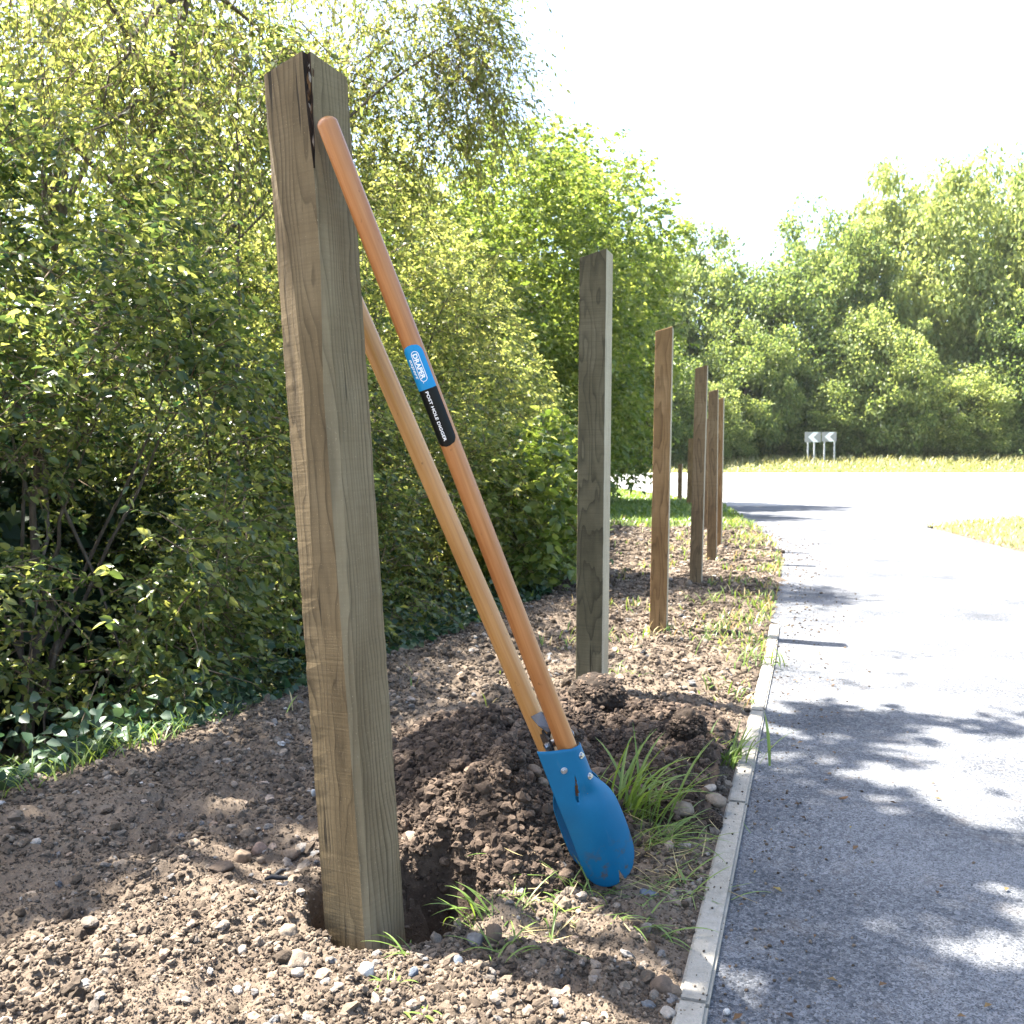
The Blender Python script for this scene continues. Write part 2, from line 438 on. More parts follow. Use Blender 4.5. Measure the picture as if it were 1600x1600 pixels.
def hole_depth(x, y):
    a = np.arctan2(y - HOLE[1], x - HOLE[0])
    r = np.hypot(x - HOLE[0], (y - HOLE[1])) / (0.140 + 0.020 * np.sin(a * 2 + 0.6) + 0.022 * (fbm(x * 22, y * 22, oct=3, seed=5) - 0.5) * 2)
    return 1 - sstep(0.72, 1.10, r)
def paved(x, y):
    x = np.asarray(x, float); y = np.asarray(y, float)
    return (x > kerb_x(y) - 0.0) & (x < right_x(y)) & (y < 50.2)
def H(x, y, fine=True):
    x = np.asarray(x, float); y = np.asarray(y, float)
    z = base_z(x, y)
    s = edge_x(y) - x
    z = z - 0.55 * sstep(0.0, 1.3, s) * (y < 40)
    soil = 1 - sstep(-0.12, 0.02, x - kerb_x(y))
    near = 1 - sstep(9, 16, y)
    z = z + soil * near * (0.05 * (fbm(x * 1.7, y * 1.7, oct=3, seed=3) - 0.5) + 0.012)
    z = z + soil * near * 0.03 * np.exp(-((x - edge_x(y) - 0.1) / 0.25) ** 2)
    if fine:
        amp = soil * (1 - sstep(9, 16, y))
        lump = fbm(x * 16, y * 16, oct=5, seed=11, gain=0.58)
        z = z + amp * 0.062 * (lump - 0.5)
        bil = np.abs(fbm(x * 42, y * 42, oct=2, seed=31) - 0.5) * 2
        z = z + amp * 0.012 * (0.4 - bil)
    tipf = np.exp(-(((x - 0.22) / 0.11) ** 2 + ((y - 1.85) / 0.09) ** 2) ** 2)
    z = z * (1 - tipf) - 0.010 * tipf
    hd = hole_depth(x, y)
    rim = np.exp(-((np.hypot(x - HOLE[0], y - HOLE[1]) - 0.185) / 0.05) ** 2)
    fr = np.exp(-(((x + 0.2) / 0.22) ** 2 + ((y - 1.60) / 0.09) ** 2))
    z = z * (1 - 0.6 * fr) - 0.012 * fr + 0.010 * rim * (0.4 + fbm(x * 30, y * 30, oct=2, seed=8)) * sstep(1.6, 1.75, y) - 0.34 * hd
    return z

def axis_coords(dense, lo, hi, growth):
    a, b, st = dense
    c = list(np.arange(a, b + 1e-9, st)); s = st; v = c[-1]
    while v < hi:
        s = min(s * growth, 12.0); v += s; c.append(v)
    s = st; v = c[0]; left = []
    while v > lo:
        s = min(s * growth, 12.0); v -= s; left.append(v)
    return np.array(left[::-1] + c)

gx = axis_coords((-0.75, 0.60, 0.0065), -260, 260, 1.07)
gy = axis_coords((1.36, 2.2, 0.0065), -60, 420, 1.019)
print("ground grid", len(gx), len(gy))
X, Y = np.meshgrid(gx, gy)
Z = H(X, Y)
RAG = sstep(4.2, 5.6, Y) * (0.02 + 0.20 * (fbm(X * 3.1, Y * 2.2, oct=4, seed=55, gain=0.6) - 0.42))
pv = (X > kerb_x(Y) + 0.012 + RAG) & (X < right_x(Y) - 0.02) & (Y < 50.1)
Z = np.where(pv, Z - 0.10, Z)
nx, ny = len(gx), len(gy)
idx = np.arange(nx * ny).reshape(ny, nx)
fq = np.stack([idx[:-1, :-1], idx[:-1, 1:], idx[1:, 1:], idx[1:, :-1]], -1).reshape(-1, 4)
me = mesh_np("ground", np.stack([X, Y, Z], -1), fq, M['soil'], True)
gr = np.clip(sstep(12.5, 16, Y + 2.0 * (fbm(X * 0.8, Y * 0.8, oct=3, seed=2) - 0.5)) + 0.75 * sstep(0.3, 0.9, X - right_x(Y)), 0, 1)
gr = np.clip(gr + 0.7 * sstep(-0.05, 0.5, edge_x(Y) - X) * sstep(4, 7, Y), 0, 1)
att = me.attributes.new("grassy", 'FLOAT', 'POINT'); att.data.foreach_set("value", gr.ravel().astype(np.float32))
tag(link("ground", me), kind="structure")

# path and road sheets
def sheet(name, ys, mat, n=28):
    ys = np.asarray(ys, float); u = np.linspace(0, 1, n)
    x0 = kerb_x(ys) + np.where(ys < 5.2, 0.046, -0.12); x1 = right_x(ys)
    PX = x0[:, None] + (x1 - x0)[:, None] * u[None, :]; PY = np.broadcast_to(ys[:, None], PX.shape)
    PZ = base_z(PX, PY) - 0.004 + 0.004 * (vnoise(PX * 1.5, PY * 1.5, seed=9) - 0.5)
    i = np.arange(PX.size).reshape(PX.shape)
    q = np.stack([i[:-1, :-1], i[:-1, 1:], i[1:, 1:], i[1:, :-1]], -1).reshape(-1, 4)
    return link(name, mesh_np(name, np.stack([PX, PY, PZ], -1), q, mat, True))
path = tag(sheet("path", np.concatenate([np.arange(-12, 12, 0.25), np.arange(12, 20.01, 0.5)]), M['asphalt']), kind="structure")
road = tag(sheet("road", np.arange(20.0, 50.3, 0.6), M['road'], 80), kind="structure")

# concrete edging stones, one by one, along the path
def rounded_block(lx, ly, lz, bev, mat, name):
    bm = bmesh.new(); bmesh.ops.create_cube(bm, size=1.0)
    bmesh.ops.scale(bm, vec=(lx, ly, lz), verts=bm.verts)
    bmesh.ops.bevel(bm, geom=bm.edges[:], offset=bev, segments=2, affect='EDGES')
    m = bpy.data.meshes.new(name); bm.to_mesh(m); bm.free(); m.materials.append(mat)
    return m
stone_me = rounded_block(0.048, 0.909, 0.16, 0.005, M['concrete'], "edging_stone")
yy = -1.2
while yy < 4.3:
    x0, x1 = float(kerb_x(yy)), float(kerb_x(yy + 0.875))
    d = Vector((x1 - x0, 0.875, 0)); d.normalize()
    mid = Vector((x0 + 0.024 + 0.0, yy, 0)) + d * 0.457
    o = link("edging_stone", stone_me, path, (mid.x, mid.y, -0.070 + random.uniform(-0.002, 0.003)), (0, 0, -math.atan2(d.x, d.y) + random.uniform(-0.003, 0.003)))
    yy += d.y * 0.914

# ------------------------------------------------------------------ soil heaps
def heap_bump(x, y):
    a = 0.128 * np.exp(-(((x + 0.06) / 0.27) ** 2 + ((y - 2.42) / 0.42) ** 2) ** 1.15)
    a = a + 0.10 * np.exp(-(((x + 0.03) / 0.15) ** 2 + ((y - 2.02) / 0.16) ** 2))
    b = 0.085 * np.exp(-(((x - 0.44) / 0.24) ** 2 + ((y - 2.62) / 0.42) ** 2) ** 1.2)
    c = 0.06 * np.exp(-(((x - 0.22) / 0.2) ** 2 + ((y - 2.95) / 0.3) ** 2))
    k = 0.75 + 0.5 * fbm(x * 6, y * 6, oct=3, seed=44)
    return np.maximum(np.maximum(a, c), b) * k * (1 - 0.9 * hole_depth(x, y))
def heap_z(x, y):
    b = heap_bump(x, y)
    am = sstep(0.004, 0.05, b)
    lump = fbm(x * 13, y * 13, oct=5, seed=61, gain=0.6) - 0.5
    bil = np.abs(fbm(x * 30, y * 30, oct=3, seed=71) - 0.5) * 2
    return H(x, y) + b + am * (0.070 * lump + 0.022 * (0.35 - bil))
hx = np.arange(-0.52, 0.86, 0.0065); hy = np.arange(1.60, 3.55, 0.0075)
HX, HY = np.meshgrid(hx, hy); HB = heap_bump(HX, HY)
HZ = np.where(HB > 0.016, heap_z(HX, HY), H(HX, HY) - 0.03)
i = np.arange(HX.size).reshape(HX.shape)
q = np.stack([i[:-1, :-1], i[:-1, 1:], i[1:, 1:], i[1:, :-1]], -1)
keep = (HB[:-1, :-1] > 0.010) & (HX[:-1, :-1] < kerb_x(HY[:-1, :-1]) - 0.03)
heap = link("soil_heap", mesh_np("soil_heap", np.stack([HX, HY, HZ], -1), q[keep], M['soil_moist'], True))
tag(heap, "heap of freshly dug dark brown soil beside the post hole", "soil heap")

# ------------------------------------------------------------------ crumbs and gravel
ICO = bmesh.new(); bmesh.ops.create_icosphere(ICO, subdivisions=1, radius=1.0)
ICO_V = np.array([v.co[:] for v in ICO.verts]); ICO_F = np.array([[v.index for v in f.verts] for f in ICO.faces]); ICO.free()
OCT_V = np.array([[1,0,0],[-1,0,0],[0,1,0],[0,-1,0],[0,0,1],[0,0,-1]], float)
OCT_F = np.array([[0,2,4],[2,1,4],[1,3,4],[3,0,4],[2,0,5],[1,2,5],[3,1,5],[0,3,5]])
def scatter_lumps(x, y, z, r, V0, F0, rough=0.35, flat=0.7, sink=0.25):
    n = len(x); k = len(V0)
    v = np.broadcast_to(V0, (n, k, 3)) * (1 + rough * (rng.random((n, k, 1)) - 0.5) * 2)
    sc = np.stack([0.75 + 0.6 * rng.random(n), 0.75 + 0.6 * rng.random(n), flat * (0.7 + 0.6 * rng.random(n))], -1)
    v = v * sc[:, None, :] * r[:, None, None]
    a = rng.random(n) * 2 * np.pi; tl = (rng.random(n) - 0.5) * 1.2
    ca, sa, ct, st = np.cos(a), np.sin(a), np.cos(tl), np.sin(tl)
    vx, vy, vz = v[..., 0], v[..., 1] * ct[:, None] - v[..., 2] * st[:, None], v[..., 1] * st[:, None] + v[..., 2] * ct[:, None]
    v = np.stack([vx * ca[:, None] - vy * sa[:, None], vx * sa[:, None] + vy * ca[:, None], vz], -1)
    v = v + np.stack([x, y, z + r * flat * (1 - 2 * sink) * 0.5], -1)[:, None, :]
    f = (F0[None] + (np.arange(n) * k)[:, None, None]).reshape(-1, 3)
    return v.reshape(-1, 3), f

def sample_soil(n, y0, y1, power=1.6):
    """points on the bare soil, denser near the camera"""
    u = rng.random(n * 3)
    y = y0 * (y1 / y0) ** (u ** power)
    lo = np.maximum(edge_x(y) - 0.3, -0.70 * y - 0.1); hi = kerb_x(y) - 0.005
    x = lo + (hi - lo) * rng.random(n * 3)
    ok = (hi > lo) & (hole_depth(x, y) < 0.35) & ~((np.hypot((x - 0.22) / 0.09, (y - 1.82) / 0.06) < 1) & (rng.random(n * 3) < 0.75))
    return x[ok][:n], y[ok][:n]


def lumps(name, x, y, z, r, mat, rough=0.5, flat=0.75, parent=None, seeds=(1, 2, 3, 4, 5), sub_=2):
    """tens of thousands of crumbs: points that carry real lump meshes (geometry nodes), one object"""
    me_ = bpy.data.meshes.new(name)
    n_ = len(x); co = np.stack([x, y, z + r * flat * 0.25], -1).astype(np.float32)
    me_.vertices.add(n_); me_.vertices.foreach_set("co", co.ravel())
    at_ = me_.attributes.new("rad", 'FLOAT_VECTOR', 'POINT')
    sc = np.stack([r * (0.75 + 0.6 * rng.random(n_)), r * (0.75 + 0.6 * rng.random(n_)), r * flat * (0.75 + 0.5 * rng.random(n_))], -1)
    at_.data.foreach_set("vector", sc.astype(np.float32).ravel())
    ro = me_.attributes.new("rot", 'FLOAT_VECTOR', 'POINT')
    rv = np.stack([rng.normal(0, 0.35, n_), rng.normal(0, 0.35, n_), rng.random(n_) * 6.283], -1)
    ro.data.foreach_set("vector", rv.astype(np.float32).ravel())
    me_.materials.append(mat)
    ng = bpy.data.node_groups.new(name + "_lumps", 'GeometryNodeTree')
    ng.interface.new_socket("Geometry", in_out='INPUT', socket_type='NodeSocketGeometry')
    ng.interface.new_socket("Geometry", in_out='OUTPUT', socket_type='NodeSocketGeometry')
    N = ng.nodes; L_ = ng.links
    gi = N.new("NodeGroupInput"); go = N.new("NodeGroupOutput")
    jn = N.new("GeometryNodeJoinGeometry")
    for sd in seeds:
        ic = N.new("GeometryNodeMeshIcoSphere"); ic.inputs["Subdivisions"].default_value = sub_
        sp_ = N.new("GeometryNodeSetPosition")
        ps = N.new("GeometryNodeInputPosition")
        nz = N.new("ShaderNodeTexNoise"); nz.noise_dimensions = '4D'; nz.inputs["W"].default_value = sd * 7.3
        nz.inputs["Scale"].default_value = 1.15; nz.inputs["Detail"].default_value = 3.0; nz.inputs["Roughness"].default_value = 0.62
        mr = N.new("ShaderNodeMapRange"); mr.inputs[1].default_value = 0.3; mr.inputs[2].default_value = 0.7; mr.inputs[3].default_value = 1 - rough; mr.inputs[4].default_value = 1 + rough
        vm = N.new("ShaderNodeVectorMath"); vm.operation = 'SCALE'
        L_.new(ps.outputs[0], nz.inputs["Vector"]); L_.new(nz.outputs[0], mr.inputs[0]); L_.new(ps.outputs[0], vm.inputs[0]); L_.new(mr.outputs[0], vm.inputs["Scale"])
        L_.new(ic.outputs[0], sp_.inputs["Geometry"]); L_.new(vm.outputs[0], sp_.inputs["Position"])
        sm_ = N.new("GeometryNodeSetMaterial"); sm_.inputs["Material"].default_value = mat
        ss = N.new("GeometryNodeSetShadeSmooth"); ss.inputs["Shade Smooth"].default_value = sub_ > 2
        L_.new(sp_.outputs[0], ss.inputs[0]); L_.new(ss.outputs[0], sm_.inputs[0])
        g2 = N.new("GeometryNodeGeometryToInstance"); L_.new(sm_.outputs[0], g2.inputs[0]); L_.new(g2.outputs[0], jn.inputs[0])
    ip = N.new("GeometryNodeInstanceOnPoints"); ip.inputs["Pick Instance"].default_value = True
    ri = N.new("FunctionNodeRandomValue"); ri.data_type = 'INT'; ri.inputs[4].default_value = 0; ri.inputs[5].default_value = len(seeds) - 1
    ar = N.new("GeometryNodeInputNamedAttribute"); ar.data_type = 'FLOAT_VECTOR'; ar.inputs[0].default_value = "rad"
    ao = N.new("GeometryNodeInputNamedAttribute"); ao.data_type = 'FLOAT_VECTOR'; ao.inputs[0].default_value = "rot"
    L_.new(gi.outputs[0], ip.inputs["Points"]); L_.new(jn.outputs[0], ip.inputs["Instance"]); L_.new(ri.outputs[2], ip.inputs["Instance Index"])
    L_.new(ar.outputs[0], ip.inputs["Scale"]); L_.new(ao.outputs[0], ip.inputs["Rotation"]); L_.new(ip.outputs[0], go.inputs[0])
    o = link(name, me_, parent)
    md = o.modifiers.new("lumps", 'NODES'); md.node_group = ng
    o["kind"] = "stuff"
    return o

x, y = sample_soil(165000, 1.2, 14.0, 1.25)
cl = fbm(x * 9, y * 9, oct=3, seed=140)
r = (0.0013 + 0.0052 * rng.random(len(x)) ** 3.2 * sstep(0.3, 0.6, cl) + 0.010 * (rng.random(len(x)) > 0.985) * rng.random(len(x))) * (0.62 + 0.22 * y)
tag(lumps("loose_soil", x, y, H(x, y), r, M['crumb'], 0.55, 0.8), "dry brown soil crumbs strewn over the bare verge", "soil")
x, y = sample_soil(7500, 1.2, 13.0, 1.25)
r = (0.0022 + 0.0095 * rng.random(len(x)) ** 4.5) * (0.7 + 0.18 * y)
tag(lumps("gravel", x, y, H(x, y), r, M['gravel'], 0.38, 0.62, seeds=(11, 12, 13, 14, 15, 16)), "small mixed pebbles and flints lying in the bare soil", "gravel")
# crumbs of the heap (a part of it)
n = 260000
x = rng.uniform(-0.52, 0.8, n); y = rng.uniform(1.62, 3.5, n)
hb = heap_bump(x, y); ok = (hb > 0.012 * (1 + rng.random(n))) & (x < kerb_x(y) - 0.05)
x, y = x[ok][:75000], y[ok][:75000]
r = 0.0013 + 0.0045 * rng.random(len(x)) ** 3.5 + 0.011 * rng.random(len(x)) ** 18
lumps("soil_crumbs", x, y, heap_z(x, y), r, M['crumb_moist'], 0.6, 0.85, heap)
# bits of soil trodden onto the path
n = 2200
y = 1.2 * (14 / 1.2) ** rng.random(n); x = kerb_x(y) + 0.005 + np.abs(rng.normal(0, 0.16, n)) * (1 + 0.8 * (rng.random(n) > 0.8))
r = (0.0007 + 0.0028 * rng.random(n) ** 4) * (0.5 + 0.28 * y) * np.where(x < kerb_x(y) + 0.05, 0.7, 1.0)
tag(lumps("path_grit", x, y, np.where(x < kerb_x(y) + 0.05, 0.010, -0.003), r, M['crumb'], 0.5, 0.7), "specks of brown soil scattered over the path and edging", "grit")

# ------------------------------------------------------------------ timber posts
def basis_from_axis(axis, twist=0.0):
    z = Vector(axis).normalized()
    x = Vector((1, 0, 0)); x = (x - z * x.dot(z)).normalized()
    y = z.cross(x)
    m = Matrix((x, y, z)).transposed()
    return m @ Matrix.Rotation(twist, 3, 'Z')

def loft(name, rings, mats, mat_of=None, bevel=0.0015):
    """rings: list of equal-length point lists (bottom to top); caps both ends"""
    n = len(rings[0]); V = [p for r_ in rings for p in r_]; Fs = []; mi = []
    for k in range(len(rings) - 1):
        for j in range(n):
            a = k * n + j; b = k * n + (j + 1) % n
            Fs.append((a, b, b + n, a + n)); mi.append(mat_of(k, j) if mat_of else 0)
    Fs.append(tuple(range(n))[::-1]); mi.append(0)
    Fs.append(tuple(range((len(rings) - 1) * n, len(rings) * n))); mi.append(0)
    m_ = bpy.data.meshes.new(name); m_.from_pydata(V, [], Fs)
    for mm in mats: m_.materials.append(mm)
    m_.polygons.foreach_set("material_index", mi); m_.update()
    return m_

def place_axis(o, base, axis, twist=0.0):
    o.matrix_world = Matrix.Translation(base) @ basis_from_axis(axis, twist).to_4x4()

# near post: loft with a waney corner, a bark seam and a slanted flat on its left face
P0 = at(573, 1480, 1.705); P1 = at(477.5, 112, 1.705)
Hn = (P1 - P0).length
half = 0.0712
def near_ring(zl):
    py = 1480 - zl / Hn * 1368.0
    L = np.array([-half, 0.0]); N = np.array([0.004, -half * 0.97]); Rr = np.array([half * 0.99, 0.0]); B = np.array([0.0, half])
    eL = (L - N) / np.linalg.norm(L - N); eR = (Rr - N) / np.linalg.norm(Rr - N)
    c = np.interp(py, [88, 180, 275, 300, 420, 600, 900, 1250, 1480], [0.0095, 0.0080, 0.0018, 0.0010, 0.0016, 0.0150, 0.0125, 0.0095, 0.0075])
    rec = np.interp(py, [88, 130, 200, 280, 300], [0.006, 0.007, 0.006, 0.002, 0.0])
    wob = 0.0016 * (vnoise(np.array([zl * 45.0]), np.array([0.3]), seed=3)[0] - 0.5) + 0.0012 * (vnoise(np.array([zl * 130.0]), np.array([0.7]), seed=4)[0] - 0.5)
    N1 = N + eL * (c + abs(wob) * 0.6); N2 = N + eR * (c * 1.05 + wob)
    Mm = (N1 + N2) / 2 + np.array([0.0015, rec])
    fc = np.interp(py, [88, 180, 300, 450, 600, 860, 1480], [0.06, 0.10, 0.24, 0.46, 0.58, 0.42, 0.40])
    bu = np.interp(py, [88, 160, 260, 700, 950], [0.002, 0.006, 0.010, 0.009, 0.0])
    nl = np.array([-eL[1], eL[0]]); nl = nl if nl[1] < 0 else -nl
    Cc = N1 + (L - N1) * (1 - fc) + nl * bu
    L2 = L + np.array([wob * 1.2, 0]); R2 = Rr + np.array([wob * 0.8, 0])
    top = lambda p: zl if zl < Hn - 1e-6 else Hn + 0.020 * (-p[1] / half) - 0.009
    return [(*p, top(p)) for p in (L2, Cc, N1, Mm, N2, R2, B)]
zs = np.concatenate([[-0.30], np.linspace(0.0, Hn, 110)])
rings = [near_ring(z) for z in zs]
zc = Hn * (1480 - 285) / 1368.0
me = loft("wooden_post", rings, [M['post_near'], M['bark_seam'], M['post_wane'], M['post_right_lit']], lambda k, j: (1 if zs[k] > zc else 2) if j in (2, 3) else (3 if j == 4 else 0))
near_post = link("wooden_post", me)
place_axis(near_post, P0, P1 - P0, R(10))
bv = near_post.modifiers.new("bevel", 'BEVEL'); bv.width = 0.0012; bv.segments = 2; bv.limit_method = 'ANGLE'; bv.angle_limit = R(32)
tag(near_post, "tall weathered timber post standing in a hole, digger leaning on it", "post", "timber posts beside the path")
# splintered bark inside the seam at the top
bp = []
for k in range(60):
    z0 = Hn - 0.006 - rng.random() * 0.15; ln = 0.012 + 0.03 * rng.random()
    w = (z0 - (Hn - 0.2)) / 0.2
    x0 = rng.uniform(-0.008, 0.008) * w + 0.005; y0 = -half * 0.97 + 0.0125 + rng.uniform(-0.003, 0.002)
    pts = [(x0 + rng.normal(0, .0008), y0 + rng.normal(0, .001), z0 - ln * q_) for q_ in (0, .35, .7, 1)]
    bp.append(tube_np(pts, [0.0008, 0.0026, 0.0024, 0.0006], 5))
v, q = join_np(bp)
o = link("bark_seam", mesh_np("bark_seam", v, q, M['bark_flake']), near_post)
tag(o, "strip of dark torn bark in the top corner", kind="stuff")

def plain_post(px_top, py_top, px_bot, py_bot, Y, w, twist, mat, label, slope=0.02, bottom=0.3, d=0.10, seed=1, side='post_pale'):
    a = at(px_bot, py_bot, Y); b = at(px_top, py_top, Y); h = (b - a).length
    rings = []
    zs_ = np.concatenate([[-bottom], np.linspace(0, h, 40)])
    hw, hd = w / 2, d / 2
    for zl in zs_:
        j = 0.0011 * (vnoise(np.array([zl * 30.0]), np.array([seed * 3.1]), seed=seed)[0] - 0.5)
        pts = [(-hw + j, -hd), (hw + j, -hd + j), (hw, hd), (-hw, hd + j)]
        top = lambda p: zl if zl < h - 1e-6 else h + slope * (p[0] / w)
        rings.append([(*p, top(p)) for p in pts])
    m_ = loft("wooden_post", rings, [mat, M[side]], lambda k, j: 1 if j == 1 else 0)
    o = link("wooden_post", m_)
    place_axis(o, a, b - a, twist)
    bv = o.modifiers.new("bevel", 'BEVEL'); bv.width = 0.0022; bv.segments = 2; bv.limit_method = 'ANGLE'; bv.angle_limit = R(40)
    return tag(o, label, "post", "timber posts beside the path")

plain_post(932, 400, 925, 1058, 3.42, 0.096, R(-19), M['post_grey'], "dark grey timber post with pale edge, second from the camera, behind the digger", 0.026, seed=2)
plain_post(1038.5, 516, 1029, 988, 4.78, 0.083, R(-13), M['post_tan'], "tan brown timber post, third from the camera", 0.024, seed=3)
plain_post(1096.5, 574, 1087, 920, 6.50, 0.080, R(-15), M['post_brown'], "brown rough sawn timber post, fourth from the camera", 0.024, seed=4)
plain_post(1115, 611, 1112, 886, 8.25, 0.080, R(-15), M['post_brown'], "brown timber post, fifth from the camera", 0.024, seed=5)
plain_post(1126.5, 623, 1122.5, 860, 9.45, 0.060, R(-18), M['post_tan'], "narrow tan timber post half hidden behind the fifth one", 0.02, seed=6)
plain_post(1103.5, 655, 1103, 833, 12.3, 0.08, R(-15), M['post_brown'], "timber post of which a sliver shows between the fourth and fifth", 0.02, seed=7)
plain_post(1080, 685, 1077, 790, 20.0, 0.11, R(-15), M['post_tan'], "distant timber post partly hidden behind the fourth post", 0.02, seed=8)
plain_post(1063, 725, 1062, 783, 22.4, 0.10, R(-15), M['post_tan'], "short distant timber post standing by the far road", 0.02, seed=9, d=0.1)

# ------------------------------------------------------------------ post hole digger
T1 = at(511, 192, 1.632); HB1 = at(893, 1185, 1.800)
ax1 = (T1 - HB1).normalized()
O = HB1 - ax1 * ((HB1.z - 0.012) / ax1.z)
phi = R(70)
zax = ax1
tvec = Vector((math.sin(phi), math.cos(phi), 0)); tvec = (tvec - zax * tvec.dot(zax)).normalized()
yax = zax.cross(tvec)
MD = Matrix((tvec, yax, zax)).transposed().to_4x4(); MD.translation = O
MDI = MD.inverted()
digger = empty("post_hole_digger", O)
tag(digger, "blue bladed post hole digger with two long wooden handles", "digger")
def dpart(name, me, parent=digger, mat=MD):
    o = link(name, me, parent)
    o.matrix_parent_inverse = Matrix.Identity(4)
    bpy.context.view_layer.update()
    o.matrix_basis = parent.matrix_world.inverted() @ mat
    return o

LB = 0.300
def blade_pt(u, s, sgn=-1.0, off=0.0, lean=0.0):
    """u across -1..1, s height above the tip; sgn -1 front, +1 rear"""
    w = float(np.interp(s, [0, 0.02, 0.06, 0.12, 0.165, 0.185, 0.200, 0.212, 0.225, 0.26, 0.30], [0.056, 0.058, 0.061, 0.0625, 0.062, 0.060, 0.054, 0.045, 0.040, 0.039, 0.040]))
    Rr = float(np.interp(s, [0, 0.10, 0.16, 0.20, 0.225, 0.30], [0.095, 0.090, 0.075, 0.045, 0.0265, 0.0255]))
    if u < 0 and sgn < 0:
        k_ = float(sstep(0.13, 0.23, s))
        w = 0.0615 + 0.001 * k_; Rr = 0.092 + 0.06 * k_
    th = u * w / Rr
    if th > 1.9: th = 1.9
    if th < -1.9: th = -1.9
    x = Rr * math.sin(th); y = Rr * (1 - math.cos(th))
    apex = 0.0215 + 0.0022
    inward = 0.020 * (1 - min(1, s / 0.2)) ** 2
    pinch = -0.006 * math.exp(-((s - 0.205) / 0.018) ** 2) * math.exp(-(u / 0.35) ** 2)
    return Vector((x, sgn * (apex - y - inward + pinch + off), s))
def blade_mesh(name, sgn, notch):
    nu, nv = 81, 60
    V = []; Fs = []
    us = np.linspace(-1, 1, nu)
    for j in range(nv):
        for i_, u in enumerate(us):
            s_end = 0.062 * (1 - math.sqrt(max(0, 1 - abs(u) ** 2.3)))
            if notch: s_end += max(0.0, 0.030 * (1 - abs(u - 0.10) / 0.12))
            s = s_end + ((LB + (0.030 * max(0.0, -u)) if sgn < 0 else 0.226) + 0.004 * math.cos(u * 3) - s_end) * (j / (nv - 1)) ** 1.25
            V.append(blade_pt(u, s, sgn))
    for j in range(nv - 1):
        for i_ in range(nu - 1):
            a = j * nu + i_
            u = (us[i_] + us[i_ + 1]) / 2; s = V[a].z
            if sgn < 0 and 0.196 < s < 0.246 and abs(V[a].x + 0.020 + 0.25 * (0.22 - s)) < 0.0034 * (1 - abs(s - 0.216) / 0.034) + 0.0006: continue   # slit where the plate was folded
            f = (a, a + 1, a + 1 + nu, a + nu)
            Fs.append(f if sgn < 0 else f[::-1])
    m_ = bpy.data.meshes.new(name); m_.from_pydata(V, [], Fs); m_.materials.append(M['blue'])
    m_.polygons.foreach_set("use_smooth", [True] * len(m_.polygons)); m_.update()
    return m_
fb = dpart("blade", blade_mesh("blade", -1.0, True)); fb["label"] = "front blue steel blade with notched tip"
sm = fb.modifiers.new("solid", 'SOLIDIFY'); sm.thickness = 0.0022; sm.offset = 0
# rear blade hangs on the second handle
SEP = 0.066
MR = MD @ Matrix.Translation((0.0, SEP, 0.010)) @ Matrix.Rotation(R(3.0), 4, 'X')
rb = dpart("blade", blade_mesh("blade", 1.0, True), digger, MR); rb["label"] = "rear blue steel blade seen from inside its edge"
sm = rb.modifiers.new("solid", 'SOLIDIFY'); sm.thickness = 0.0022; sm.offset = 0

def handle_mesh(name, pts_len, r0, r1, mat, seg=28):
    prof = []
    for k in range(26):
        z = pts_len * k / 25; prof.append((z, r0 + (r1 - r0) * k / 25))
    prof = prof[:-1]
    for k in range(8):
        a = k / 8 * math.pi / 2
        prof.append((pts_len - r1 * 0.75 + r1 * 0.75 * math.sin(a), r1 * (0.0 + math.cos(a)) if k else r1))
    V = []; Fs = []
    for z, r_ in prof:
        for j in range(seg):
            t_ = 2 * math.pi * j / seg; V.append((r_ * math.cos(t_), r_ * math.sin(t_), z))
    for k in range(len(prof) - 1):
        for j in range(seg):
            a = k * seg + j; b = k * seg + (j + 1) % seg; Fs.append((a, b, b + seg, a + seg))
    Fs.append(tuple(range((len(prof) - 1) * seg, len(prof) * seg))); Fs.append(tuple(range(seg))[::-1])
    m_ = bpy.data.meshes.new(name); m_.from_pydata(V, [], Fs); m_.materials.append(mat)
    m_.polygons.foreach_set("use_smooth", [True] * len(m_.polygons)); m_.update()
    return m_
def axis_matrix(base, tip, up_hint):
    z = (tip - base).normalized(); x = (up_hint - z * up_hint.dot(z)).normalized(); y = z.cross(x)
    m_ = Matrix((x, y, z)).transposed().to_4x4(); m_.translation = base; return m_
h1b = O + ax1 * 0.205
L1 = (T1 - h1b).length + 0.010
MH1 = axis_matrix(h1b, T1, Vector((1, 0, 0)))
h1 = dpart("handle", handle_mesh("handle", L1, 0.0190, 0.0178, M['handle']), digger, MH1); h1["label"] = "front orange brown wooden handle with a label"
H2B = at(853, 1162, 1.872); H2T = at(452, 240, 1.842)
ax2 = (H2T - H2B).normalized(); h2b = H2B - ax2 * 0.10
MH2 = axis_matrix(h2b, H2T, Vector((1, 0, 0)))
h2 = dpart("handle", handle_mesh("handle", (H2T - h2b).length, 0.0195, 0.0185, M['handle2']), digger, MH2); h2["label"] = "rear pale wooden handle passing behind the post"

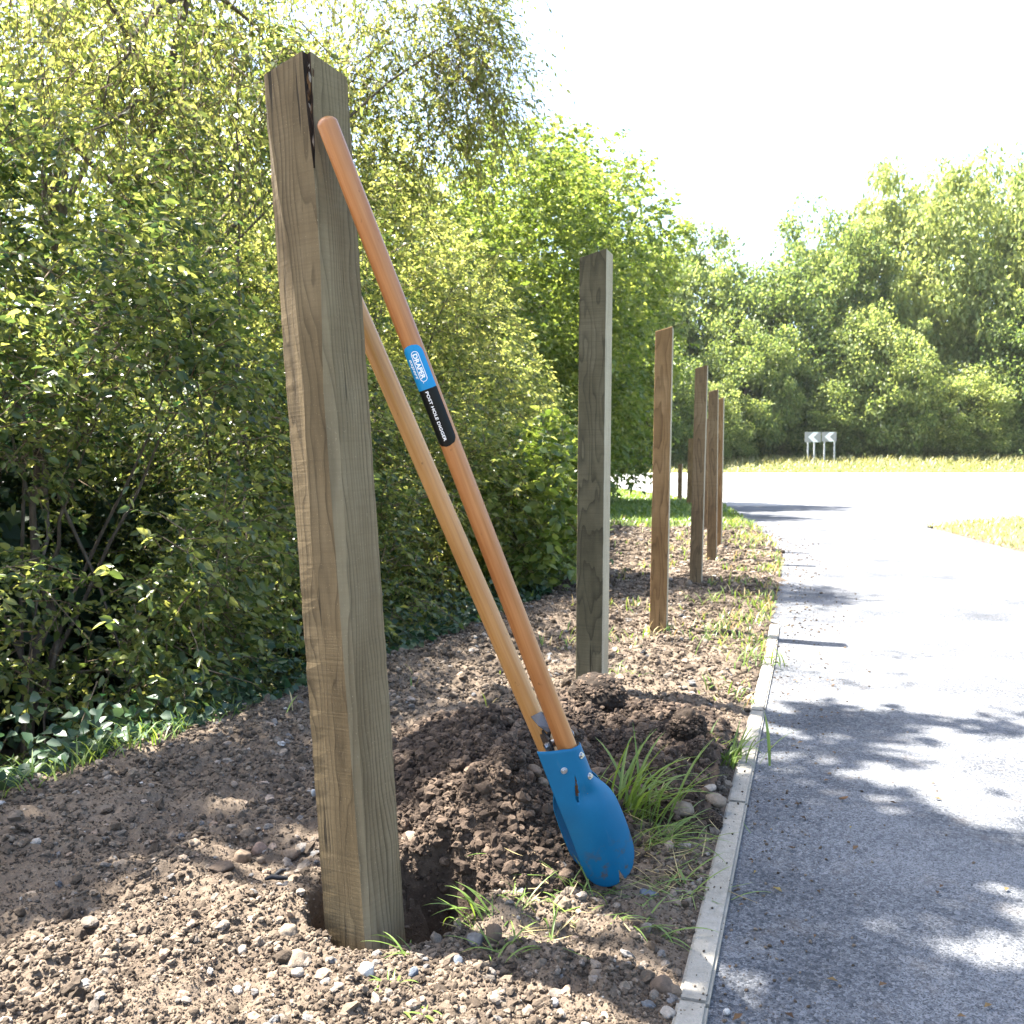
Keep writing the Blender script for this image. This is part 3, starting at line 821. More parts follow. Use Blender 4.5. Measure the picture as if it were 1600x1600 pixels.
# sticker and its print wrapped on the front handle (local z along the handle, up)
mid = at(680, 615, 1.70)
zc_l = (MH1.inverted() @ mid).z
view = (cam.location - (MH1 @ Vector((0, 0, zc_l))))
vl = (MH1.to_3x3().inverted() @ view); ang_view = math.atan2(vl.y, vl.x)
rgt = (MH1.to_3x3().inverted() @ Vector((1, 0, 0))); ang_r = math.atan2(rgt.y, rgt.x)
sgn_r = 1.0 if math.sin(ang_r - ang_view) > 0 else -1.0
ANG0 = ang_view - sgn_r * R(17)
RST = 0.0187
LST = 0.186
TOPZ = zc_l + LST / 2
def wrap(p, q, lift):
    """p metres down from the sticker top, q metres across (towards image right)"""
    a = ANG0 + sgn_r * q / RST; r_ = RST + lift
    return (r_ * math.cos(a), r_ * math.sin(a), TOPZ - p)
QW = 0.0205
def strip_mesh(name, p0, p1, mat, lift, rr=0.017, top_round=False, bot_round=False, hw=QW):
    ps = np.linspace(p0, p1, 36); qs = np.linspace(-1, 1, 25); V = []; Fs = []
    for p in ps:
        w = hw
        if top_round and p - p0 < rr: w = hw - rr + math.sqrt(max(0, rr * rr - (rr - (p - p0)) ** 2))
        if bot_round and p1 - p < rr: w = hw - rr + math.sqrt(max(0, rr * rr - (rr - (p1 - p)) ** 2))
        for q_ in qs: V.append(wrap(p, q_ * w, lift))
    for a in range(35):
        for b in range(24):
            k = a * 25 + b; Fs.append((k, k + 1, k + 26, k + 25))
    m_ = bpy.data.meshes.new(name); m_.from_pydata(V, [], Fs); m_.materials.append(mat)
    m_.polygons.foreach_set("use_smooth", [True] * len(m_.polygons)); m_.update(); return m_
def sub(name, me, parent):
    o = link(name, me, parent); return o
PB = 0.080
st1 = sub("sticker", strip_mesh("sticker", 0.0, PB, M['stick_blue'], 0.0003, top_round=True), h1); st1["label"] = "blue half of the label reading DRAPER expert"
st2 = sub("sticker", strip_mesh("sticker", PB, LST, M['stick_black'], 0.0003, bot_round=True), h1); st2["label"] = "black half of the label reading POST HOLE DIGGER"
def text_on(name, body, length, height, p0, q0, mat, shear=0.0, bold=0.0, lift=0.0006):
    cu = bpy.data.curves.new(name, 'FONT'); cu.body = body; cu.size = 1.0; cu.shear = shear; cu.offset = bold; cu.resolution_u = 3
    to = bpy.data.objects.new(name, cu); COL.objects.link(to)
    dg = bpy.context.evaluated_depsgraph_get()
    m_ = bpy.data.meshes.new_from_object(to.evaluated_get(dg))
    bpy.data.objects.remove(to)
    bm = bmesh.new(); bm.from_mesh(m_)
    bmesh.ops.subdivide_edges(bm, edges=bm.edges[:], cuts=1)
    xs = [v_.co.x for v_ in bm.verts]; ys_ = [v_.co.y for v_ in bm.verts]
    x0, x1, y0, y1 = min(xs), max(xs), min(ys_), max(ys_)
    for v_ in bm.verts:
        v_.co = wrap(p0 + (v_.co.x - x0) / (x1 - x0) * length, q0 + (v_.co.y - y0) / (y1 - y0) * height, lift)
    bm.to_mesh(m_); bm.free(); m_.materials.clear(); m_.materials.append(mat); m_.name = name
    return m_
sub("lettering", text_on("lettering", "DRAPER", 0.0450, 0.0082, 0.0165, -0.0012, M['stick_white'], 0, 0.03), h1)
sub("lettering", text_on("lettering", "expert", 0.0360, 0.0080, 0.0230, -0.0135, M['stick_white'], 0.3, 0.012), h1)
sub("lettering", text_on("lettering", "POST HOLE DIGGER", 0.0920, 0.0056, PB + 0.004, -0.0035, M['stick_white'], 0, 0.022), h1)
def ring_on(name, pa, pb, qa, qb, th, mat):
    rr = (qb - qa) / 2; qc = (qa + qb) / 2; V = []; Fs = []; pts = []
    for k in range(17):
        a = math.pi * k / 16; pts.append((pa + rr - rr * math.sin(a), qc + rr * math.cos(a), -math.sin(a), math.cos(a)))
    for k in range(9): pts.append((pa + rr + (pb - pa - 2 * rr) * (k + 1) / 10, qa, 0, -1))
    for k in range(17):
        a = math.pi * k / 16; pts.append((pb - rr + rr * math.sin(a), qc - rr * math.cos(a), math.sin(a), -math.cos(a)))
    for k in range(9): pts.append((pb - rr - (pb - pa - 2 * rr) * (k + 1) / 10, qb, 0, 1))
    for p, q_, nx_, ny_ in pts:
        V.append(wrap(p, q_, 0.0006)); V.append(wrap(p - nx_ * th, q_ - ny_ * th, 0.0006))
    n_ = len(pts)
    for k in range(n_):
        a = 2 * k; b = 2 * ((k + 1) % n_); Fs.append((a, b, b + 1, a + 1))
    m_ = bpy.data.meshes.new(name); m_.from_pydata(V, [], Fs); m_.materials.append(mat); m_.update(); return m_
sub("logo_outline", ring_on("logo_outline", 0.0115, 0.0665, -0.0034, 0.0096, 0.0011, M['stick_white']), h1)
sub("trademark_dot", strip_mesh("trademark_dot", 0.067, 0.0684, M['stick_white'], 0.0006, hw=0.0007), h1)
# bolts with washers on the blades
def bolt_mesh(name):
    bm = bmesh.new()
    bmesh.ops.create_cone(bm, cap_ends=True, segments=20, radius1=0.0066, radius2=0.0064, depth=0.0014)
    g = bmesh.ops.create_cone(bm, cap_ends=True, segments=6, radius1=0.0047, radius2=0.0043, depth=0.0042)
    bmesh.ops.translate(bm, verts=g['verts'], vec=(0, 0, 0.0026))
    bmesh.ops.bevel(bm, geom=[e for e in bm.edges], offset=0.0004, segments=1, affect='EDGES')
    m_ = bpy.data.meshes.new(name); bm.to_mesh(m_); bm.free(); m_.materials.append(M['steel']); return m_
bolt_me = bolt_mesh("bolt")
def add_bolt(parent, u, s, sgn):
    p = blade_pt(u, s, sgn); e = 0.004
    du = blade_pt(u + e, s, sgn) - p; dv = blade_pt(u, s + e, sgn) - p
    nrm = du.cross(dv).normalized()
    if nrm.y * sgn < 0: nrm = -nrm
    o = link("bolt", bolt_me, parent)
    q_ = nrm.to_track_quat('Z', 'Y')
    o.location = p + nrm * 0.0014; o.rotation_mode = 'QUATERNION'; o.rotation_quaternion = q_
for u, s in ((-0.45, 0.272), (0.36, 0.282), (0.40, 0.236)): add_bolt(fb, u, s, -1.0)
add_bolt(rb, 0.4, 0.215, 1.0)
# pivot bracket between the handles
def box_bm(bm, c, d, rz=0.0):
    g = bmesh.ops.create_cube(bm, size=1.0)
    bmesh.ops.scale(bm, vec=d, verts=g['verts']); bmesh.ops.rotate(bm, cent=(0, 0, 0), matrix=Matrix.Rotation(rz, 3, 'X'), verts=g['verts'])
    bmesh.ops.translate(bm, vec=c, verts=g['verts'])
bm = bmesh.new()
box_bm(bm, (-0.024, 0.036, 0.302), (0.0045, 0.052, 0.040))
box_bm(bm, (-0.024, 0.026, 0.326), (0.0045, 0.030, 0.016), 0.5)
box_bm(bm, (0.022, 0.036, 0.302), (0.0045, 0.052, 0.040))
bmesh.ops.bevel(bm, geom=bm.edges[:], offset=0.0014, segments=2, affect='EDGES')
m_ = bpy.data.meshes.new("pivot_bracket"); bm.to_mesh(m_); bm.free(); m_.materials.append(M['black'])
br = dpart("pivot_bracket", m_)
v, q = tube_np([(-0.032, 0.034, 0.305), (0.0, 0.034, 0.305), (0.030, 0.034, 0.305)], 0.0075, 18)
dpart("pivot_pin", mesh_np("pivot_pin", v, q, M['steel'], True))
v, q = tube_np([(-0.026, 0.030, 0.286), (-0.036, 0.030, 0.286), (-0.0365, 0.030, 0.286)], [0.0058, 0.0056, 0.0005], 14)
dpart("bolt", mesh_np("bolt", v, q, M['steel'], True))
bm = bmesh.new()
vs = [bm.verts.new(c) for c in ((-0.020, 0.020, 0.335), (-0.030, 0.030, 0.352), (-0.030, 0.060, 0.362), (-0.006, 0.064, 0.360), (0.004, 0.022, 0.350), (-0.004, 0.018, 0.334))]
bm.faces.new(vs); 
m_ = bpy.data.meshes.new("stop_plate"); bm.to_mesh(m_); bm.free(); m_.materials.append(M['plate'])
sp = dpart("stop_plate", m_); sm = sp.modifiers.new("solid", 'SOLIDIFY'); sm.thickness = 0.0025
v, q = tube_np([(-0.014, 0.022, 0.336), (-0.020, 0.026, 0.325), (-0.022, 0.032, 0.315)], 0.0035, 10)
dpart("stop_arm", mesh_np("stop_arm", v, q, M['black'], True))

# ------------------------------------------------------------------ single stones, clods and litter
def rock_mesh(name, seed, mat, sub_=3, rough=0.35, facet=0.0):
    bm = bmesh.new(); bmesh.ops.create_icosphere(bm, subdivisions=sub_, radius=1.0)
    co = np.array([v_.co[:] for v_ in bm.verts])
    d = 1 + rough * (fbm(co[:, 0] * 1.1 + seed, co[:, 1] * 1.1, co[:, 2] * 1.1, oct=2, seed=seed) - 0.5) * 2
    if facet < 0.5:
        rr_ = np.random.default_rng(seed); pn = unit(rr_.normal(0, 1, (9, 3))); ph_ = 0.62 + 0.30 * rr_.random(9)
        for a_, b_ in zip(pn, ph_):
            dt = co @ a_; d = np.where(dt > 0.05, np.minimum(d, b_ / np.maximum(dt, 0.05)), d)
    d = d + 0.25 * rough * (fbm(co[:, 0] * 4 + seed, co[:, 1] * 4, co[:, 2] * 4, oct=3, seed=seed + 5) - 0.5) * 2 * (1 + 1 * facet)
    if facet > 0.5: d = d + 0.15 * (fbm(co[:, 0] * 7 + seed, co[:, 1] * 7, co[:, 2] * 7, oct=4, seed=seed + 9, gain=0.65) - 0.5) * 2
    for v_, k in zip(bm.verts, d): v_.co *= float(k)
    for f_ in bm.faces: f_.smooth = True
    m_ = bpy.data.meshes.new(name); bm.to_mesh(m_); bm.free(); m_.materials.append(mat); return m_
def mat_stone(name, c):
    t = NT(name); v_ = t.coord("Object"); n_ = t.noise(v_, 2.2, 5, 0.65); n2 = t.noise(v_, 9, 4, 0.7)
    col = t.ramp(n_, [(0.3, tuple(k * 0.62 for k in c)), (0.55, c), (0.8, tuple(min(1, k * 1.25) for k in c))])
    col = t.mix(t.math('MULTIPLY', t.ramp_val(n2, 0.55, 0.7), 0.4), col, (0.14, 0.10, 0.07))
    return t.finish(t.principled(col, 0.8, 0.3, 0, t.bump(n2, 0.5, 0.05)))
SM = {k: mat_stone("stone_" + k, c) for k, c in dict(white=(0.58, 0.56, 0.52), pale=(0.34, 0.30, 0.25), pink=(0.28, 0.19, 0.14), tan=(0.22, 0.16, 0.11), brown=(0.14, 0.10, 0.07), blue=(0.12, 0.14, 0.17), grey=(0.18, 0.17, 0.16), beige=(0.24, 0.19, 0.14)).items()}
def stone(px, py, wpx, hpx, key, label, z=None, cat="stone", name="stone", rough=0.35, mat=None, facet=0.0, depth=1.0, lift=0.35):
    x_, y_ = onground(px, py + hpx * 0.4)
    for _ in range(4):
        zz = max(float(H(x_, y_)), float(heap_z(x_, y_)) if float(heap_bump(x_, y_)) > 0.016 else -9) if z is None else z
        x_, y_ = onground(px, py + hpx * 0.4, zz)
    sx = wpx / 2 / F * y_; sz = hpx / 2 / F * y_ * 1.1
    seed = int(px * 7 + py)
    o = link(name, rock_mesh(name, seed % 97, mat or SM[key], 5 if facet > 0.5 else 3, rough, facet), None, (x_, y_ + sx * 0.5, zz + sz * lift), (random.uniform(-.2, .2), random.uniform(-.2, .2), random.uniform(0, 6)))
    s_ = (sx + sx * depth) / 2
    o.scale = (s_, s_, sz)
    if facet > 0.5:
        dd = unit(rng.normal(0, 1, (900, 3))); dd = dd[dd[:, 2] > -0.35]; rr_ = np.ones(len(dd)) * 0.97
        q_ = dd * rr_[:, None]; r0_ = (0.035 + 0.11 * rng.random(len(dd)) ** 3)
        lumps("soil_crumbs", q_[:, 0], q_[:, 1], q_[:, 2], r0_, M['crumb_moist'], 0.6, 0.85, o)
    return tag(o, label, cat)
stone(573, 1519, 30, 26, 'white', "bright white stone in front of the near post", rough=0.3, lift=0.6)
stone(464, 1519, 24, 14, 'pale', "pale flat stone left of the white stone")
stone(392, 1438, 16, 12, 'white', "small white stone on the shaded soil left of the near post")
stone(403, 1326, 26, 20, 'pink', "pinkish stone, right one of a pair left of the near post")
stone(377, 1336, 30, 22, 'tan', "tan stone, left one of a pair left of the near post")
stone(342, 1356, 46, 16, 'brown', "long flat brown stone below the pair of stones")
stone(452, 1334, 24, 20, 'tan', "brown stone close to the left side of the near post")
stone(374, 1485, 24, 14, 'pale', "tan stone in the sunlit soil at lower left")
stone(450, 1455, 32, 22, 'beige', "rounded brown lump at the left rim of the hole")
stone(462, 1498, 42, 26, 'beige', "large earthy lump in front of the hole's left rim")
stone(640, 1312, 32, 24, 'beige', "rounded beige stone beside the right face of the near post", lift=0.6)
stone(771, 1464, 28, 34, 'brown', "upright brown stone at the right rim of the hole", lift=0.7)
stone(744, 1471, 32, 22, 'grey', "grey brown stone touching the upright stone at the hole rim", lift=0.6)
stone(645, 1519, 18, 18, 'blue', "blue grey stone right of the bright white stone")
stone(715, 1501, 20, 14, 'blue', "dark blue pebble just in front of the hole")
stone(764, 1131, 34, 22, 'tan', "brown stone lying on top of the soil heap behind the handles")
stone(846, 1222, 26, 18, 'tan', "flat brown stone left of the blue blade's neck")
stone(834, 1202, 30, 22, 'brown', "dark stone above the flat brown stone beside the blade's neck")
stone(845, 1350, 30, 24, 'pink', "reddish stone left of the blade tip")
stone(876, 1351, 32, 16, 'grey', "flat grey stone touching the rear blade's lower edge")
stone(1017, 1400, 36, 18, 'blue', "blue grey stone just right of the notched blade tip")
stone(1119, 1247, 36, 22, 'beige', "tan stone near the path edging right of the grass tuft")
stone(1112, 1230, 22, 11, 'pale', "whitish flat stone behind the tan stone near the edging")
stone(1066, 1262, 34, 24, 'beige', "brown stone under the right side of the grass tuft")
stone(1046, 1584, 30, 16, 'pale', "pale stone beside the edging at the bottom of the picture")
stone(1035, 1540, 40, 28, 'brown', "brown earthy stone near the edging in the post's shadow")
stone(866, 1566, 16, 16, 'white', "small white chip in the post's shadow")
stone(1136, 1581, 12, 10, 'white', "small white pebble lying on the path", z=0.0)
stone(489, 1237, 9, 16, 'white', "small white stone half hidden by the near post's left edge")
CL = dict(cat="soil clod", name="soil_clod", mat=mat_crumb("clod_soil", [(0.0, (0.03, 0.022, 0.016)), (1.0, (0.055, 0.039, 0.028))], True), facet=0.9)
stone(937, 1083, 84, 54, None, "largest dark soil clod at the foot of the second post", rough=0.16, lift=0.5, **CL)
stone(1077, 1134, 54, 46, None, "round dark soil clod near the path edging", rough=0.3, lift=0.55, **CL)
stone(1094, 1172, 40, 34, None, "dark soil clod below the round clod near the edging", rough=0.4, lift=0.5, **CL)
stone(1020, 1192, 44, 30, None, "dark soil clod behind the tall grass tuft", rough=0.4, lift=0.5, **CL)
stone(715, 1290, 60, 44, None, "large soil clod on the heap just right of the near post", rough=0.4, lift=0.45, **CL)
stone(790, 1185, 54, 40, None, "soil clod on the heap left of the digger's pivot", rough=0.45, lift=0.45, **CL)
stone(1110, 1283, 40, 28, None, "lumpy soil clod against the edging right of the grass", rough=0.4, lift=0.5, **CL)

# black twig and dead leaf
x_, y_ = onground(432, 1394); zz = float(H(x_, y_))
v1 = tube_np([(-.022, 0, .006), (-.008, .002, .010), (.008, -.001, .009), (.022, .002, .007)], [.003, .0055, .005, .0035], 8)
v2 = tube_np([(-.004, .004, .012), (.006, .012, .017), (.014, .02, .016)], [.003, .0055, .002], 8)
v, q = join_np([v1, v2])
tag(link("charred_stick", mesh_np("charred_stick", v, q, mat_simple("charred_wood", (0.014, 0.014, 0.016), 0.6, 0.4, 0, 90), True), None, (x_, y_, zz + 0.006)), "short black charred stick on the soil left of the post", "stick")
x_, y_ = onground(1318, 1252)
gx_, gy_ = np.meshgrid(np.linspace(-1, 1, 9), np.linspace(-1, 1, 5)); ww = (1 - gx_ ** 2) ** 0.7
LV = np.stack([gx_ * 0.016, gy_ * ww * 0.006, 0.004 + 0.005 * gx_ ** 2 + 0.004 * gy_ ** 2 * ww], -1)
ii = np.arange(45).reshape(5, 9); lq = np.stack([ii[:-1, :-1], ii[:-1, 1:], ii[1:, 1:], ii[1:, :-1]], -1).reshape(-1, 4)
tag(link("dead_leaf", mesh_np("dead_leaf", LV, lq, mat_simple("dead_leaf_brown", (0.16, 0.09, 0.045), 0.8, 0.2), True), None, (x_, y_, 0.001), (0, 0, 0.5)), "curled dead brown leaf lying on the path", "leaf")

# ------------------------------------------------------------------ grass
def blade_strip(n, base, az, length, width, bend, seg=5, lean=None):
    """vectorised grass blades -> verts, quads (folded ribbons of seg quads)"""
    t = np.linspace(0, 1, seg + 1)
    lean = np.full(n, 0.15) if lean is None else lean
    a = lean[:, None] + bend[:, None] * t[None, :] ** 1.2
    ds = length[:, None] / seg
    am = (a[:, :-1] + a[:, 1:]) / 2
    r_ = np.concatenate([np.zeros((n, 1)), np.cumsum(np.sin(am) * ds, 1)], 1)
    z = np.concatenate([np.zeros((n, 1)), np.cumsum(np.cos(am) * ds, 1)], 1)
    ca, sa = np.cos(az)[:, None], np.sin(az)[:, None]
    c = np.stack([base[:, 0:1] + ca * r_, base[:, 1:2] + sa * r_, base[:, 2:3] + z], -1)
    w = width[:, None] * np.clip(0.55 + 1.6 * t - 2.15 * t ** 2.2, 0.04, 1)[None, :] / 2
    side = np.stack([-sa, ca, 0 * ca], -1)
    l = c + side * w[..., None]; r2 = c - side * w[..., None]
    V = np.stack([l, r2], 2).reshape(-1, 3)
    k = np.arange(seg)
    f1 = np.stack([2 * k, 2 * k + 1, 2 * k + 3, 2 * k + 2], -1)
    Fq = (f1[None] + (np.arange(n) * 2 * (seg + 1))[:, None, None]).reshape(-1, 4)
    return V, Fq

def folded_blade(name, length, width, bend, seg=7):
    V = []; Fs = []; x_ = z_ = 0.0
    for k in range(seg + 1):
        t = k / seg; a = 0.05 + bend * t ** 1.3
        if k: x_ += math.sin(a) * length / seg; z_ += math.cos(a) * length / seg
        w = width / 2 * max(0.03, min(1.0, 0.6 + 1.5 * t - 2.1 * t ** 2.2))
        V += [(x_, w, z_), (x_ + w * 0.35 * math.cos(a), 0, z_ - w * 0.35 * math.sin(a)), (x_, -w, z_)]
    for k in range(seg):
        a = 3 * k; Fs += [(a, a + 1, a + 4, a + 3), (a + 1, a + 2, a + 5, a + 4)]
    m_ = bpy.data.meshes.new(name); m_.from_pydata(V, [], Fs); m_.materials.append(M['grass'])
    m_.polygons.foreach_set("use_smooth", [True] * len(m_.polygons)); m_.update(); return m_
blade_kinds = [folded_blade("grass_blade", 1.0, w, b) for w, b in ((0.045, 0.5), (0.055, 0.9), (0.05, 1.3), (0.04, 1.8), (0.06, 1.1), (0.035, 0.7))]
rs = random.Random(21)
def tuft(px, py, n, ln, spread, label, sx=0.03, lean=(0.1, 0.7), az_mean=None, az_var=math.pi, wscale=1.0, kinds=range(6)):
    x_, y_ = onground(px, py); zz = max(float(H(x_, y_)), float(heap_z(x_, y_)) if float(heap_bump(x_, y_)) > 0.016 else -9)
    x_, y_ = onground(px, py, zz)
    e = empty("grass_tuft", (x_, y_, zz)); tag(e, label, "grass tuft", "grass tufts in the bare soil")
    for k in range(n):
        o = link("grass_blade", blade_kinds[rs.choice(list(kinds))], e)
        a = rs.uniform(-math.pi, math.pi) if az_mean is None else rs.gauss(az_mean, az_var)
        l = rs.uniform(*ln); tl = rs.uniform(*lean)
        bx, by = rs.gauss(0, sx), rs.gauss(0, sx * 0.7)
        o.location = (bx, by, float(H(x_ + bx, y_ + by)) - zz if abs(zz) < 0.05 else -0.01)
        o.rotation_euler = (0, tl, a); o.scale = (l, l * wscale, l)
    return e
tuft(983, 1272, 70, (0.11, 0.25), 0, "tallest grass tuft growing just behind the blue blade", 0.035, (0.0, 0.6), 0.2, 1.0, 0.65)
tuft(1030, 1318, 46, (0.08, 0.18), 0, "sprawling grass right of the blue blade, under the tall tuft", 0.04, (0.6, 1.15), 0.1, 0.9, 0.6)
tuft(1145, 1168, 40, (0.07, 0.16), 0, "grass tuft leaning over the path edging", 0.045, (0.0, 0.7), 0.3, 1.2, 1.1)
tuft(800, 1420, 18, (0.05, 0.11), 0, "thin straggling grass between the hole and the blades", 0.05, (0.4, 1.2), 2.6, 1.1, 0.9)
tuft(760, 1425, 12, (0.06, 0.12), 0, "grass stems hanging over the right side of the hole", 0.025, (0.2, 1.0), 2.4, 0.9, 1.0)
tuft(905, 1398, 16, (0.05, 0.10), 0, "small grass tuft left of the blade tips", 0.03, (0.4, 1.2), 2.2, 1.4, 0.9)
tuft(1005, 1450, 18, (0.05, 0.11), 0, "flattened grass in the sunlit soil below the blade", 0.025, (0.9, 1.4), 0.0, 0.9, 1.1)
tuft(1068, 1388, 18, (0.05, 0.12), 0, "straggly grass between the blade tip and the edging", 0.035, (0.7, 1.3), 0.4, 1.1, 0.9)
tuft(640, 1486, 7, (0.04, 0.09), 0, "few grass blades crossing the foot of the near post", 0.012, (0.6, 1.1), 2.9, 0.5, 1.0)
tuft(800, 1490, 16, (0.03, 0.08), 0, "small green weeds in front of the hole's right rim", 0.03, (0.6, 1.2), 0.5, 2.0, 1.2)
tuft(615, 1545, 11, (0.02, 0.045), 0, "tiny green weed below the bright white stone", 0.008, (0.7, 1.3), None, 1, 2.2)
tuft(655, 1578, 9, (0.02, 0.04), 0, "tiny green weed at the bottom edge, right of centre stones", 0.008, (0.8, 1.3), None, 1, 2.4)
tuft(1180, 1040, 34, (0.07, 0.14), 0, "grass at the path edge right of the second post", 0.07, (0.0, 0.8), None, 1, 1.1)
tuft(1120, 1000, 24, (0.06, 0.12), 0, "small grass patch beside the third post's shadow", 0.06, (0.1, 0.9), None, 1, 1.1)
tuft(1128, 940, 26, (0.07, 0.13), 0, "grass clump right of the fourth post", 0.09, (0.1, 0.8), None, 1, 1.2)
tuft(985, 1060, 18, (0.05, 0.10), 0, "low grass at the right foot of the second post", 0.05, (0.4, 1.1), None, 1, 1.1)

def lying(name, n, cx, cy, sx, sy, mat, label, ln=(0.03, 0.10)):
    pts = [onground(rs.gauss(cx, sx), rs.gauss(cy, sy)) for _ in range(n)]
    x = np.array([p[0] for p in pts]); y = np.array([p[1] for p in pts]); hb_ = heap_bump(x, y)
    z = np.where(hb_ > 0.016, heap_z(x, y), H(x, y)) + 0.004
    V, q = blade_strip(n, np.stack([x, y, z], -1), rng.random(n) * 2 * np.pi, rng.uniform(ln[0], ln[1], n), rng.uniform(0.0018, 0.004, n), rng.normal(0, 0.25, n), 4, rng.normal(1.5, 0.12, n))
    return tag(link(name, mesh_np(name, V, q, mat)), label, "dry grass" if 'dry' in name else "grass", kind="stuff")
lying("dry_grass", 150, 1035, 1330, 40, 45, M['straw'], "pale dead grass stems lying right of the blade", (0.03, 0.11))
lying("dry_grass", 60, 820, 1440, 60, 30, M['straw'], "thin dead stems lying in front of the heap", (0.02, 0.07))
lying("trodden_grass", 60, 1010, 1400, 60, 35, M['grass'], "trodden green grass around the blade tips", (0.03, 0.08))
lying("trodden_grass", 26, 820, 1450, 55, 35, M['grass'], "flattened green grass strands right of the hole", (0.02, 0.08))

n = 130
y = 1.25 * (9 / 1.25) ** rng.random(n); x = kerb_x(y) + 0.06 + np.abs(rng.normal(0, 0.35, n))
ang = rng.random(n) * 6.283
LDIR = np.stack([np.cos(ang), np.sin(ang), rng.normal(0.08, 0.1, n)], -1); LDIR = unit(LDIR)
def litter():
    w_ = np.stack([-LDIR[:, 1], LDIR[:, 0], np.zeros(n)], -1); l_ = (0.008 + 0.014 * rng.random(n))[:, None]; b_ = np.stack([x, y, np.full(n, 0.001)], -1); up_ = np.array([0, 0, 0.003])
    V = np.stack([b_, b_ + LDIR * l_ * 0.5 - w_ * l_ * 0.28 + up_, b_ + LDIR * l_, b_ + LDIR * l_ * 0.5 + w_ * l_ * 0.28 + up_], 1).reshape(-1, 3)
    return mesh_np("leaf_litter", V, np.arange(4 * n).reshape(n, 4), mat_crumb("litter_brown", [(0.0, (0.06, 0.035, 0.018)), (0.6, (0.15, 0.09, 0.045)), (1.0, (0.24, 0.19, 0.07))]))
tag(link("leaf_litter", litter()), "tiny dead leaves and scraps littering the path's edge", "leaf litter", kind="stuff")

def blades_stuff(name, x, y, ln, wd, mat, label, seg=3, zoff=0.0, cat="grass"):
    n = len(x); z = H(x, y, False) + zoff
    V, q = blade_strip(n, np.stack([x, y, z], -1), rng.random(n) * 2 * np.pi, ln, wd, 0.4 + 1.2 * rng.random(n), seg, 0.1 + 0.5 * rng.random(n))
    return tag(link(name, mesh_np(name, V, q, mat)), label, cat, kind="stuff")
# scattered weeds and grass on the soil, thicker near the edging and farther away
n = 60000
y = 2.6 * (15 / 2.6) ** rng.random(n); x = edge_x(y) + (kerb_x(y) - edge_x(y)) * rng.random(n)
k = fbm(x * 2.6, y * 2.6, oct=3, seed=90); near_k = np.exp(-((kerb_x(y) - x) / (0.10 + 0.035 * y)) ** 2)
pr = (sstep(0.55, 0.72, k) * 0.3 + near_k * sstep(0.45, 0.62, k) * 0.7) * sstep(2.6, 5, y)
ok = rng.random(n) < pr * 0.16
x, y = x[ok], y[ok]
blades_stuff("grass", x, y, (0.03 + 0.05 * rng.random(len(x))) * (0.8 + 0.06 * y), 0.004 + 0.0009 * y, M['grass'], "sparse short grass sprouting from the soil along the path", 3)
sel = rng.random(len(x)) < 0.8
blades_stuff("dry_grass", x[sel] + 0.015, y[sel] + 0.02, (0.03 + 0.06 * rng.random(sel.sum())) * (0.8 + 0.06 * y[sel]), 0.0025 + 0.0008 * y[sel], M['straw'], "bleached dry grass among the green along the path", 3, cat="dry grass")
# grass bank edge at the foot of the hedge
n = 9000
y = rng.uniform(1.4, 12, n) ; s_ = rng.random(n); x = edge_x(y) + 0.02 - np.abs(rng.normal(0, 0.20, n))
ok = rng.random(n) < np.maximum(0.6 * (1 - sstep(2.6, 3.0, y)), 0.25 * sstep(0.5, 0.65, fbm(x * 2, y * 2, oct=2, seed=66)))
x, y = x[ok], y[ok]; n = len(x)
blades_stuff("bank_grass", x, y, 0.04 + 0.08 * rng.random(n), 0.003 + 0.0008 * y, M['grass'], "green grass along the foot of the hedge", 3)
# far verges
n = 26000
y = rng.uniform(12.5, 38, n); x = edge_x(y) - 1.5 + (kerb_x(y) - edge_x(y) + 1.5) * rng.random(n)
ok = (x < kerb_x(y) - 0.03) & (x > -2)
x, y = x[ok], y[ok]
blades_stuff("verge_grass", x, y, 0.05 + 0.09 * rng.random(len(x)), 0.012 + 0.0008 * y, M['grass'], "green grass verge on the near side of the road", 2)
n = 46000
y = 50.3 + 16 * rng.random(n) ** 1.4; x = rng.uniform(-6, 52, n)
blades_stuff("meadow_grass", x, y, 0.12 + 0.55 * rng.random(n) * sstep(50.5, 57, y), 0.04 + 0.05 * rng.random(n), M['grass_far'], "pale tall grass on the bank beyond the road", 2)
n = 22000
y = 0.6 + 22 * rng.random(n) ** 1.5; x = right_x(y) + 0.02 + 4.5 * rng.random(n) ** 1.3
blades_stuff("verge_grass", x, y, 0.04 + 0.08 * rng.random(n), 0.006 + 0.0012 * y, M['grass_far'], "grass verge on the far right side of the path", 2)

